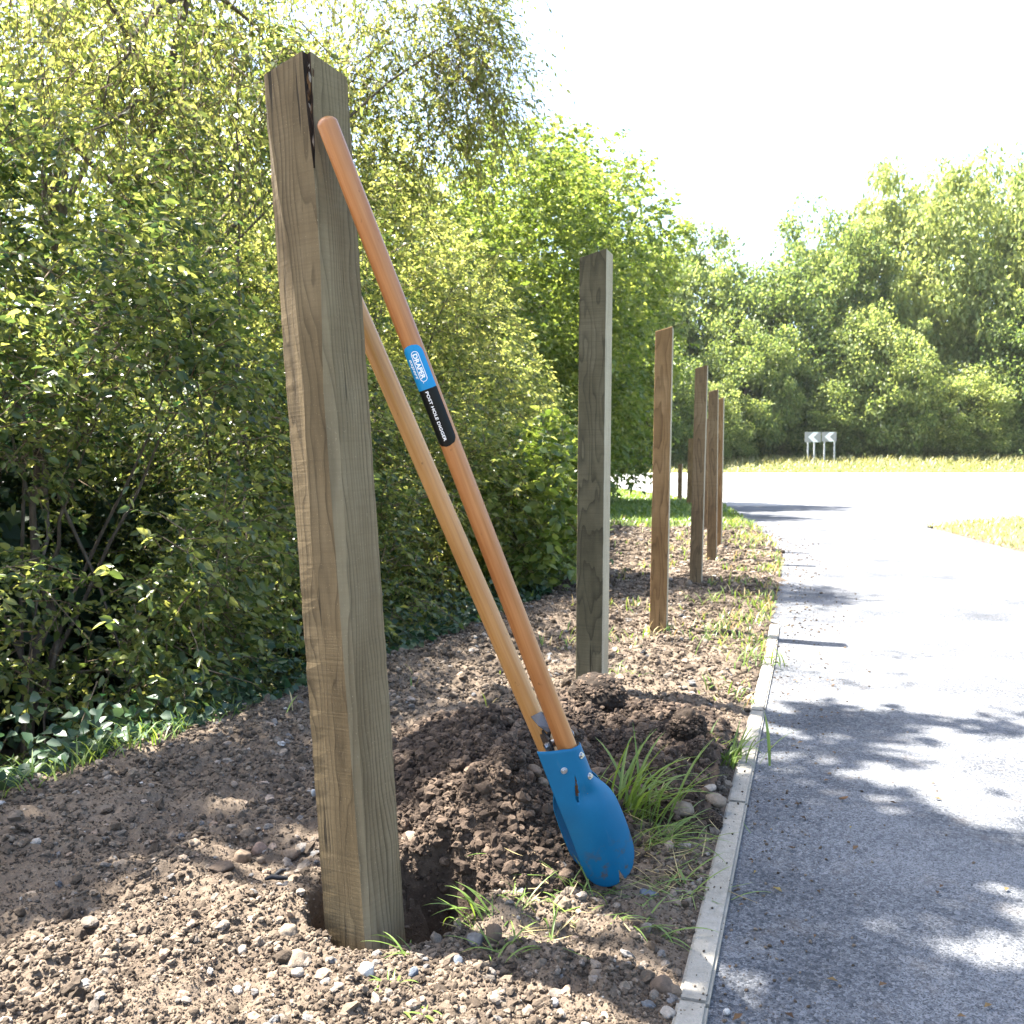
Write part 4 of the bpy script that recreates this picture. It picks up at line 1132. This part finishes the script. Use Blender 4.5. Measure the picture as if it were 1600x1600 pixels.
# ------------------------------------------------------------------ trees and hedge
def sunlit(x, y):
    """where the canopy is open: ground spots that the photograph shows in sun"""
    n1 = fbm(x * 1.9 + 3, y * 1.5, oct=2, seed=201); n2 = fbm(x * 3.3, y * 2.6 + 5, oct=2, seed=202)
    k = kerb_x(y); e = edge_x(y)
    lit = (y > 3.3) & (y < 5.5) & (x > k - 0.30)
    lit |= (y >= 5.5) & (y < 6.9) & (x > k - 0.30) & (n1 > 0.50)
    lit |= (y >= 6.9) & (y < 14.2) & (x > e + 0.35)
    lit |= (y > 3.4) & (y < 5.5) & (x > e + 0.25) & (x <= k) & (n2 > 0.40)
    lit |= (y >= 5.5) & (y < 6.9) & (x > e + 0.25) & (x <= k) & (n1 > 0.50)
    lit |= (y < 1.53) & (x < -0.08)
    lit |= (y < 1.72) & (x > -0.10) & (x < k + 0.02)
    lit |= (y > 23) & (x > 2.5)
    lit |= (n2 > np.where((x > k) & (y > 2.3), 0.70, 0.63)) & (y < 3.1)
    return lit

def leaf_mesh(name, base, ldir, length, width, mat, hexa, nrm_bias=0.5):
    """leaf blades folded along the midrib; base (N,3), ldir (N,3) unit"""
    n = len(base)
    up = np.array([0, 0, 1.0]) * nrm_bias + rng.normal(0, 0.55, (n, 3))
    w = unit(np.cross(ldir, up)); nm = np.cross(w, ldir)
    L_ = length[:, None]; W_ = width[:, None] / 2
    tip = base + ldir * L_ - nm * L_ * 0.12
    fold = nm * W_ * 0.35
    if hexa:
        l1 = base + ldir * L_ * 0.28 + w * W_ * 0.92 + fold; r1 = base + ldir * L_ * 0.28 - w * W_ * 0.92 + fold
        l2 = base + ldir * L_ * 0.64 + w * W_ * 0.85 + fold * 0.6 - nm * L_ * 0.04; r2 = base + ldir * L_ * 0.64 - w * W_ * 0.85 + fold * 0.6 - nm * L_ * 0.04
        V = np.stack([base, r1, r2, tip, l2, l1], 1).reshape(-1, 3)
        f0 = np.array([[0, 1, 2, 3], [0, 3, 4, 5]])
        Fq = (f0[None] + (np.arange(n) * 6)[:, None, None]).reshape(-1, 4)
    else:
        l1 = base + ldir * L_ * 0.45 + w * W_ + fold; r1 = base + ldir * L_ * 0.45 - w * W_ + fold
        V = np.stack([base, r1, tip, l1], 1).reshape(-1, 3)
        Fq = (np.arange(4)[None] + (np.arange(n) * 4)[:, None])
    return mesh_np(name, V, Fq, mat)

def sample_blobs(blobs, n, shell=2.0):
    w = np.array([b[3] * b[4] * b[5] if len(b) < 7 else b[6] for b in blobs]); w = w / w.sum()
    k = rng.choice(len(blobs), n, p=w); B = np.array([b[:6] for b in blobs])[k]
    d = unit(rng.normal(0, 1, (n, 3))); r_ = rng.random(n) ** (1 / (3 * shell / 2))
    wob = 0.80 + 0.45 * fbm(d[:, 0] * 2.2 + B[:, 0], d[:, 1] * 2.2 + B[:, 1], d[:, 2] * 2.2, oct=3, seed=77)
    p = B[:, :3] + d * B[:, 3:] * (r_ * wob)[:, None]
    return p, unit(d / B[:, 3:])

def grow(name, label, cat, base, blobs, ntwig, leafmat, leaf=(0.04, 0.019), twig=(0.12, 0.30), nleaf=12, droop=0.35, hexa=True,
         trunk_r=0.03, clump=2.2, thr=0.40, limbs=14, stems=True, prune=1.0, group=None, nrm_bias=0.5, zmin=0.03, barkmat='bark', updir=0.25, stem_share=0.4, carve=0.40):
    root = empty(name, (base[0], base[1], float(H(base[0], base[1], False))))
    tag(root, label, cat, group)
    p, out = sample_blobs(blobs, int(ntwig * 1.9))
    dens = fbm(p[:, 0] * clump, p[:, 1] * clump, p[:, 2] * clump, oct=3, seed=int(abs(base[0] * 31 + base[1] * 17)))
    ok = (dens > thr) & (fbm(p[:, 0] * 1.35 + 7, p[:, 1] * 1.35, p[:, 2] * 1.35, oct=2, seed=303) > carve)
    gz = H(p[:, 0], p[:, 1], False)
    ok &= p[:, 2] > gz + zmin
    # nothing over the open path side lower than a person, nothing near the camera
    ok &= ~((p[:, 0] > edge_x(p[:, 1]) + 0.10) & (p[:, 2] < 1.1) & (p[:, 1] < 14))
    ok &= ~((p[:, 1] < 1.25) & (p[:, 2] < 3.0) & (p[:, 0] > -1.6))
    rp = rng.random(len(p)) < prune
    mg = twig[1] * 0.6
    for ox, oy in ((0, 0), (mg, 0), (-mg, 0), (0, mg), (0, -mg)):
        ok &= ~(sunlit(p[:, 0] + S[0] * p[:, 2] + ox, p[:, 1] + S[1] * p[:, 2] + oy) & rp)
    p, out = p[ok][:ntwig], out[ok][:ntwig]
    T = len(p)
    if T == 0: return root
    d = unit(out * 0.55 + rng.normal(0, 0.55, (T, 3)) + np.array([0, 0, updir]))
    Lt = twig[0] + (twig[1] - twig[0]) * rng.random(T)
    t = (np.arange(nleaf) + 0.6) / nleaf
    pos = p[:, None, :] + d[:, None, :] * (Lt[:, None] * t[None, :])[..., None]
    pos[..., 2] -= droop * Lt[:, None] * t[None, :] ** 2
    tang = d[:, None, :] + np.stack([0 * t, 0 * t, -2 * droop * t], -1)[None]
    side = unit(np.cross(d, np.array([0.1, 0.2, 1.0])))
    sg = np.where(np.arange(nleaf) % 2 == 0, 1.0, -1.0)
    ld = unit(tang * 0.75 + side[:, None, :] * sg[None, :, None] * 0.8 + rng.normal(0, 0.33, (T, nleaf, 3)) + np.array([0, 0, -0.18]))
    n = T * nleaf
    sz = 0.5 + 0.9 * rng.random(n) ** 1.3
    me_ = leaf_mesh("crown", pos.reshape(-1, 3) + rng.normal(0, 0.006, (n, 3)), ld.reshape(-1, 3), leaf[0] * sz, leaf[1] * sz, M[leafmat], hexa, nrm_bias)
    loc = root.location
    cr = link("crown", me_, root, (-loc[0], -loc[1], -loc[2])); cr["kind"] = "stuff"
    parts = []
    # trunk and limbs
    b0 = np.array(root.location[:]) - np.array([0, 0, 0.1])
    cen = np.average(np.array([b[:3] for b in blobs]), axis=0, weights=[b[3] * b[4] * b[5] for b in blobs])
    top = np.array([cen[0], cen[1], cen[2] + 0.2 * blobs[0][5]]) if name != 'shade_tree' else np.array([b0[0] + 0.3, b0[1], 5.6])
    tt = np.linspace(0, 1, 9)[:, None]
    trunk = b0 + (top - b0) * tt + np.concatenate([rng.normal(0, 0.04, (9, 2)) * np.sin(tt * np.pi), np.zeros((9, 1))], 1)
    tv, tq = tube_np(trunk, trunk_r * (1 - 0.75 * tt[:, 0]), 9)
    to = link("trunk", mesh_np("trunk", tv, tq, M[barkmat], True), root, (-loc[0], -loc[1], -loc[2]))
    for k in range(limbs * 4):
        if len(parts) >= limbs: break
        e = p[rng.integers(T)]
        s0 = trunk[rng.integers(2, 8)]
        m1 = s0 * 0.55 + e * 0.45 + np.array([0, 0, 0.12 * np.linalg.norm(e - s0)]) + rng.normal(0, 0.05, 3)
        u = np.linspace(0, 1, 8)[:, None]
        c = s0 * (1 - u) ** 2 + 2 * m1 * u * (1 - u) + e * u ** 2 + rng.normal(0, 0.012, (8, 3))
        if np.any(sunlit(c[:, 0] + S[0] * c[:, 2], c[:, 1] + S[1] * c[:, 2])[3:]) and k < limbs * 3 and c[0][1] < 7: continue
        parts.append(tube_np(c, trunk_r * 0.38 * (1 - 0.82 * u[:, 0]), 5))
    if parts:
        v_, q_ = join_np(parts)
        lo = link("limbs", mesh_np("limbs", v_, q_, M[barkmat], True), root, (-loc[0], -loc[1], -loc[2])); lo["kind"] = "stuff"
    if stems:
        sub_i = rng.random(T) < stem_share; p, d, Lt, side = p[sub_i], d[sub_i], Lt[sub_i], side[sub_i]; T = len(p)
        # thin twig stems (three-sided)
        tk = np.array([-0.15, 0.4, 1.0])
        c = p[:, None, :] + d[:, None, :] * (Lt[:, None] * tk[None, :])[..., None]
        c[..., 2] -= droop * Lt[:, None] * tk[None, :] ** 2
        a = side; b = unit(np.cross(d, a))
        rad = np.array([0.0030, 0.0020, 0.0008])
        th = np.array([0, 2.094, 4.189])
        V = c[:, :, None, :] + rad[None, :, None, None] * (np.cos(th)[None, None, :, None] * a[:, None, None, :] + np.sin(th)[None, None, :, None] * b[:, None, None, :])
        f0 = []
        for s1 in range(2):
            for j in range(3):
                f0.append([s1 * 3 + j, s1 * 3 + (j + 1) % 3, s1 * 3 + 3 + (j + 1) % 3, s1 * 3 + 3 + j])
        Fq = (np.array(f0)[None] + (np.arange(T) * 9)[:, None, None]).reshape(-1, 4)
        so = link("twigs", mesh_np("twigs", V.reshape(-1, 3), Fq, M['twig']), root, (-loc[0], -loc[1], -loc[2])); so["kind"] = "stuff"
    return root

# hedge shrubs from the left towards the distance
HG = "shrubs of the hedge along the path"
grow("hedge_shrub", "dark leafy hedge shrub beyond the left edge of the soil", "shrub", (-2.7, 2.5), [(-2.6, 2.5, 0.7, 0.9, 0.9, 1.1)], 2600, 'leaf_hedge', (0.042, 0.022), hexa=False, group=HG, thr=0.43)
grow("hedge_shrub", "dark green hedge shrub directly left of the near post", "shrub", (-2.0, 3.9), [(-1.95, 3.9, 0.9, 1.0, 0.9, 1.45), (-1.5, 3.5, 0.3, 0.6, 0.55, 0.7)], 6200, 'leaf_hedge', (0.037, 0.019), group=HG, thr=0.47, clump=3.4)
grow("hedge_shrub", "dense small leaved hedge shrub right behind the near post", "shrub", (-1.5, 5.2), [(-1.55, 5.3, 1.3, 1.0, 0.95, 1.9), (-0.95, 4.6, 0.4, 0.55, 0.6, 0.8)], 6800, 'leaf_hedge', (0.036, 0.018), hexa=False, group=HG, thr=0.48, clump=3.4)
grow("hedge_shrub", "sunny yellow green hedge shrub behind the digger's handles", "shrub", (-0.9, 6.9), [(-1.05, 7.0, 1.7, 1.1, 1.0, 2.1), (-0.4, 6.2, 0.6, 0.55, 0.6, 0.8)], 6600, 'leaf_willow', (0.041, 0.019), hexa=False, group=HG, thr=0.48, clump=3.2)
grow("hedge_shrub", "hedge shrub between the digger and the second post", "shrub", (-0.5, 9.2), [(-0.6, 9.3, 1.9, 1.2, 1.2, 2.3), (0.2, 8.3, 0.6, 0.6, 0.7, 0.9)], 5600, 'leaf_willow', (0.058, 0.028), (0.15, 0.34), 11, hexa=False, group=HG, thr=0.47, clump=2.8)
grow("leafy_bush", "low bush with bright lime green leaves left of the second post", "bush", (0.12, 6.3), [(0.12, 6.2, 0.50, 0.40, 0.35, 0.62), (0.30, 7.0, 0.5, 0.4, 0.5, 0.6)], 800, 'leaf_lime', (0.06, 0.042), (0.1, 0.22), 9, droop=0.2, limbs=8, trunk_r=0.02, prune=0.3)
grow("hedge_tree", "rounded hedge tree rising left of the second post's top", "tree", (-0.3, 12.6), [(-0.55, 12.6, 2.5, 1.6, 1.5, 2.8)], 6000, 'leaf_willow', (0.07, 0.036), (0.2, 0.4), 11, hexa=False, stems=False, group="trees behind the hedge", thr=0.43)
grow("hedge_tree", "light green tree reaching up behind the second post", "tree", (0.4, 16.5), [(0.3, 16.5, 3.3, 1.9, 1.8, 3.5)], 5600, 'leaf_lime', (0.095, 0.055), (0.22, 0.45), 10, hexa=False, stems=False, group="trees behind the hedge", thr=0.43, clump=1.8)
grow("hedge_tree", "bright maple-like tree whose crown ends above the third post", "tree", (1.0, 21.0), [(0.95, 21.0, 4.4, 2.7, 2.5, 3.7), (1.6, 20.6, 2.2, 1.6, 1.6, 2.0)], 7000, 'leaf_lime', (0.12, 0.075), (0.25, 0.5), 9, hexa=False, stems=False, trunk_r=0.12, group="trees behind the hedge", thr=0.43, clump=1.6)
grow("hedge_tree", "shaded tree low between the second and third posts", "tree", (2.2, 30.0), [(2.2, 30, 3.6, 2.6, 2.4, 3.9)], 4200, 'leaf_far', (0.17, 0.10), (0.3, 0.6), 9, hexa=False, stems=False, trunk_r=0.12, group="trees behind the hedge", clump=1.4)
# back row that closes the hedge: low scrub close by, tall trees farther off
BK = "trees in the back row of the hedge"
for (bx_, by_, hz, rr, nt, lab) in ((-4.4, 9.4, 3.0, 1.9, 2200, "tall tree behind the hedge at the upper left"), (-6.4, 7.2, 3.0, 2.0, 2000, "tall tree far behind the hedge at the left edge"), (-5.8, 12.0, 3.4, 2.3, 2200, "tall tree behind the hedge above the near post"), (-4.6, 15.5, 3.9, 2.4, 2200, "tall tree behind the hedge above the digger's label"), (-3.2, 21.5, 4.4, 2.7, 2200, "tall tree behind the hedge between the digger and second post")):
    grow("back_tree", lab, "tree", (bx_, by_), [(bx_, by_, hz, rr, rr, hz + 0.5)], nt, 'leaf_willow', (0.095, 0.05), (0.2, 0.45), 10, hexa=False, stems=False, trunk_r=0.10, group=BK, thr=0.36, carve=0.25)
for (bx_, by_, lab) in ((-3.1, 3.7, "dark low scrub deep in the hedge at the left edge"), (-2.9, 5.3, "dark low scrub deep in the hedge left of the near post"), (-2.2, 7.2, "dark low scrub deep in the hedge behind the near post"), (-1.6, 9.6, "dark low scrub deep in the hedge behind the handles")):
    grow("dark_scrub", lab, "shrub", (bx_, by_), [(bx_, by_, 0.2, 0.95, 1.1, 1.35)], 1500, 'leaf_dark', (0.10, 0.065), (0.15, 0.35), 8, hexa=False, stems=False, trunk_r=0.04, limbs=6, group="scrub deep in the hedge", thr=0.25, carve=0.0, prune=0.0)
# willow-like tree whose drooping sprays fill the top left
grow("willow_tree", "drooping fine leaved tree overhanging the top left", "tree", (-3.0, 5.4), [(-1.9, 5.0, 3.8, 1.5, 1.2, 1.15, 1.3), (-0.75, 7.2, 4.0, 0.9, 0.6, 0.9, 1.6), (-1.5, 6.4, 4.2, 0.9, 0.7, 0.9, 1.2), (-1.6, 4.5, 2.7, 0.9, 0.5, 0.6, 0.35)], 4300, 'leaf_willow', (0.046, 0.017), (0.2, 0.5), 16, droop=0.75, hexa=False, thr=0.45, clump=2.6, trunk_r=0.055, limbs=12, updir=-0.1, prune=0.93, carve=0.28, stem_share=1.0)
# tall tree beside the camera whose shade dapples the foreground
grow("shade_tree", "tall broadleaf tree left of the camera shading the foreground", "tree", (-3.6, 3.4), [(-1.35, 3.15, 4.7, 1.8, 1.4, 0.8), (-2.9, 2.5, 4.4, 1.6, 1.3, 0.9), (-0.5, 2.9, 5.4, 1.2, 0.8, 0.6), (-1.5, 1.9, 5.2, 1.6, 0.8, 0.6)], 6200, 'leaf_lime', (0.10, 0.06), (0.15, 0.32), 9, hexa=False, stems=False, trunk_r=0.13, limbs=8, clump=1.4, thr=0.30)
# ivy and nettles on the bank below the hedge
n = 5500
y = rng.uniform(1.6, 11, n); x = edge_x(y) - 0.06 - np.abs(rng.normal(0, 0.30, n)); z = H(x, y, False) + 0.02 + 0.25 * rng.random(n) ** 1.5 * sstep(0.0, 0.4, edge_x(y) - x)
ld = unit(np.stack([rng.normal(0.4, 0.6, n), rng.normal(-0.5, 0.6, n), rng.normal(-0.1, 0.4, n)], -1))
sz = 0.7 + 0.6 * rng.random(n)
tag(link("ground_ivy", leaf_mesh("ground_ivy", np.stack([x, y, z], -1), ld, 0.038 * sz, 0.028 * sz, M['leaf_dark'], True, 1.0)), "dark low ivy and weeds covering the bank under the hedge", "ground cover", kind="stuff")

# far trees beyond the road
def far_crown(name, seed, nclump, nl, lsize):
    r_ = np.random.default_rng(seed)
    d = unit(r_.normal(0, 1, (nclump, 3))); d[:, 2] = d[:, 2] * 1.05 + 0.05
    rad = 0.55 + 0.55 * r_.random(nclump) ** 0.8
    c = d * rad[:, None] * np.array([1, 1, 1.0]); cr = 0.09 + 0.20 * r_.random(nclump) ** 1.5
    k = np.repeat(np.arange(nclump), nl); n_ = len(k)
    q_ = unit(r_.normal(0, 1, (n_, 3))); p_ = c[k] + q_ * (cr[k] * r_.random(n_) ** 0.4)[:, None] * np.array([1.15, 1.15, 0.8])
    ld_ = unit(q_ * 0.6 + r_.normal(0, 0.6, (n_, 3)) + np.array([0, 0, -0.3]))
    s_ = 0.6 + 0.8 * r_.random(n_)
    return leaf_mesh(name, p_, ld_, lsize * s_, lsize * 0.6 * s_, M['leaf_far'], False, 0.6)
far_me = [far_crown("crown", s_, 210, 190, 0.048) for s_ in (1, 2, 3)]
tv, tq = tube_np([(0, 0, -0.1), (0.02, 0, 0.3), (-0.01, 0.02, 0.7), (0, 0, 1.0)], [0.035, 0.027, 0.02, 0.008], 8)
far_trunk = mesh_np("trunk", tv, tq, M['bark'], True)
def far_tree(x_, y_, h, rad, k, label, group, name="far_tree", cat="tree", low=0.05):
    z0 = float(base_z(x_, y_)); e = empty(name, (x_, y_, z0)); tag(e, label, cat, group)
    c = link("crown", far_me[k % 3], e, (0, 0, h * (0.5 + low / 2)), (0, 0, k * 1.7)); c.scale = (rad, rad, h * (0.5 - low / 2)); c["kind"] = "stuff"
    t_ = link("trunk", far_trunk, e); t_.scale = (h, h, h * 0.6)
rows = [(3.5, 60, 9.5, 4.0), (7.6, 63, 13.0, 4.6), (12.2, 66, 14.0, 5.0), (17.2, 64, 12.0, 4.6), (21.5, 66, 15.5, 4.8), (26.5, 67, 18.0, 5.2), (32, 66, 19.0, 5.4), (38, 68, 20.0, 5.8), (45, 68, 20.0, 6.0), (52, 70, 19.0, 6.0)]
where = ["behind the second post", "behind the third post", "behind the fourth post", "just right of the row of posts", "left of the chevron signs", "directly behind the chevron signs", "right of the chevron signs", "rightmost but two beyond the road", "rightmost but one beyond the road", "farthest right beyond the road"]
for k, (r_, w_) in enumerate(zip(rows, where)):
    far_tree(*r_, k, "tall sunlit tree beyond the road, " + w_, "trees beyond the road")
shr = [(5.0, 54.5, 3.6, 2.2), (8.0, 56.5, 6.6, 3.0), (11.6, 57.5, 4.5, 2.6), (14.5, 60, 8.0, 3.4), (19.0, 60.5, 5.2, 3.2), (23, 61, 9.0, 3.8), (28, 60.5, 5.5, 3.4), (33.5, 61.5, 9.5, 4.2), (41, 61, 6.0, 3.8)]
where2 = ["between the second and third posts", "just right of the third post", "behind the fourth and fifth posts", "right of the last posts", "below the gap left of the chevron signs", "just behind the chevron signs", "right of the chevron signs", "second from the right", "farthest right"]
for k, (r_, w_) in enumerate(zip(shr, where2)):
    far_tree(*r_, k + 1, "rounded green bush at the wood's edge, " + w_, "bushes beyond the road", "far_bush", "bush", -0.1)
for k, (x_, y_, h, rr) in enumerate([(-4, 45, 9, 4.5), (-1, 52, 9.0, 4.0), (-9, 38, 9, 4.5), (-8, 28, 8, 3.8)]):
    far_tree(x_, y_, h, rr, k, "distant tree glimpsed through gaps behind the hedge, " + ["left of the second post", "nearest the far road", "far to the left", "closest to the hedge"][k], "trees behind the hedge")

# ------------------------------------------------------------------ chevron signs
wm = mat_simple("sign_white", (0.75, 0.75, 0.73), 0.5, 0.4); gm = mat_simple("sign_grey", (0.24, 0.235, 0.22), 0.5, 0.4); pm = mat_simple("sign_post_grey", (0.42, 0.43, 0.44), 0.4, 0.4)
def chevron_sign(px0, px1, py0, py1, Y_, label, legs, rz):
    a = at(px0, py1, Y_); b = at(px1, py0, Y_); w = b.x - a.x; h = b.z - a.z
    cx_ = (a.x + b.x) / 2; g = float(base_z(cx_, Y_))
    e = empty("chevron_sign", (cx_, Y_, g)); e.rotation_euler = (0, 0, rz); tag(e, label, "road sign", "chevron signs on the bend")
    link("panel", rounded_block(w, 0.03, h, 0.008, gm, "panel"), e, (0, 0, a.z + h / 2 - g))
    bm = bmesh.new(); hh = h / 2 * 0.96; t_ = w * 0.34
    pts = [(-w * 0.30, 0), (w * 0.02, hh), (w * 0.02 + t_, hh), (-w * 0.30 + t_, 0), (w * 0.02 + t_, -hh), (w * 0.02, -hh)]
    vs = [bm.verts.new((x_, -0.019, z_)) for x_, z_ in pts]
    bm.faces.new((vs[0], vs[3], vs[2], vs[1])); bm.faces.new((vs[0], vs[5], vs[4], vs[3]))
    m_ = bpy.data.meshes.new("chevron"); bm.to_mesh(m_); bm.free(); m_.materials.append(wm)
    c = link("chevron", m_, e, (0, 0, a.z + h / 2 - g)); sm_ = c.modifiers.new("solid", 'SOLIDIFY'); sm_.thickness = 0.004; sm_.offset = 0
    for lx in legs:
        v_, q_ = tube_np([(lx * w, 0.055, -0.2), (lx * w, 0.055, 0.5), (lx * w, 0.055, a.z + h - g - 0.05)], 0.045, 10)
        link("leg", mesh_np("leg", v_, q_, pm, True), e)
chevron_sign(1257, 1283, 675, 691, 55.5, "left chevron road sign on grey legs beyond the road", (-0.28, 0.12), 0.08)
chevron_sign(1284, 1307, 675, 690, 55.5, "right chevron road sign on grey legs beyond the road", (-0.30, 0.38), -0.05)

# ------------------------------------------------------------------ summer haze
bm = bmesh.new(); bmesh.ops.create_cube(bm, size=1.0)
bmesh.ops.scale(bm, vec=(640, 620, 34), verts=bm.verts); bmesh.ops.translate(bm, vec=(0, 185, 14), verts=bm.verts)
hm = bpy.data.materials.new("haze"); hm.use_nodes = True; hm.node_tree.nodes.clear()
pvn = hm.node_tree.nodes.new("ShaderNodeVolumePrincipled"); pvn.inputs["Color"].default_value = (0.95, 0.97, 1.0, 1); pvn.inputs["Density"].default_value = 0.00018; pvn.inputs["Anisotropy"].default_value = 0.3
hmo = hm.node_tree.nodes.new("ShaderNodeOutputMaterial"); hm.node_tree.links.new(pvn.outputs[0], hmo.inputs["Volume"])
m_ = bpy.data.meshes.new("haze"); bm.to_mesh(m_); bm.free(); m_.materials.append(hm)
tag(link("haze", m_), "thin pale summer haze over the whole place", "haze", kind="stuff")
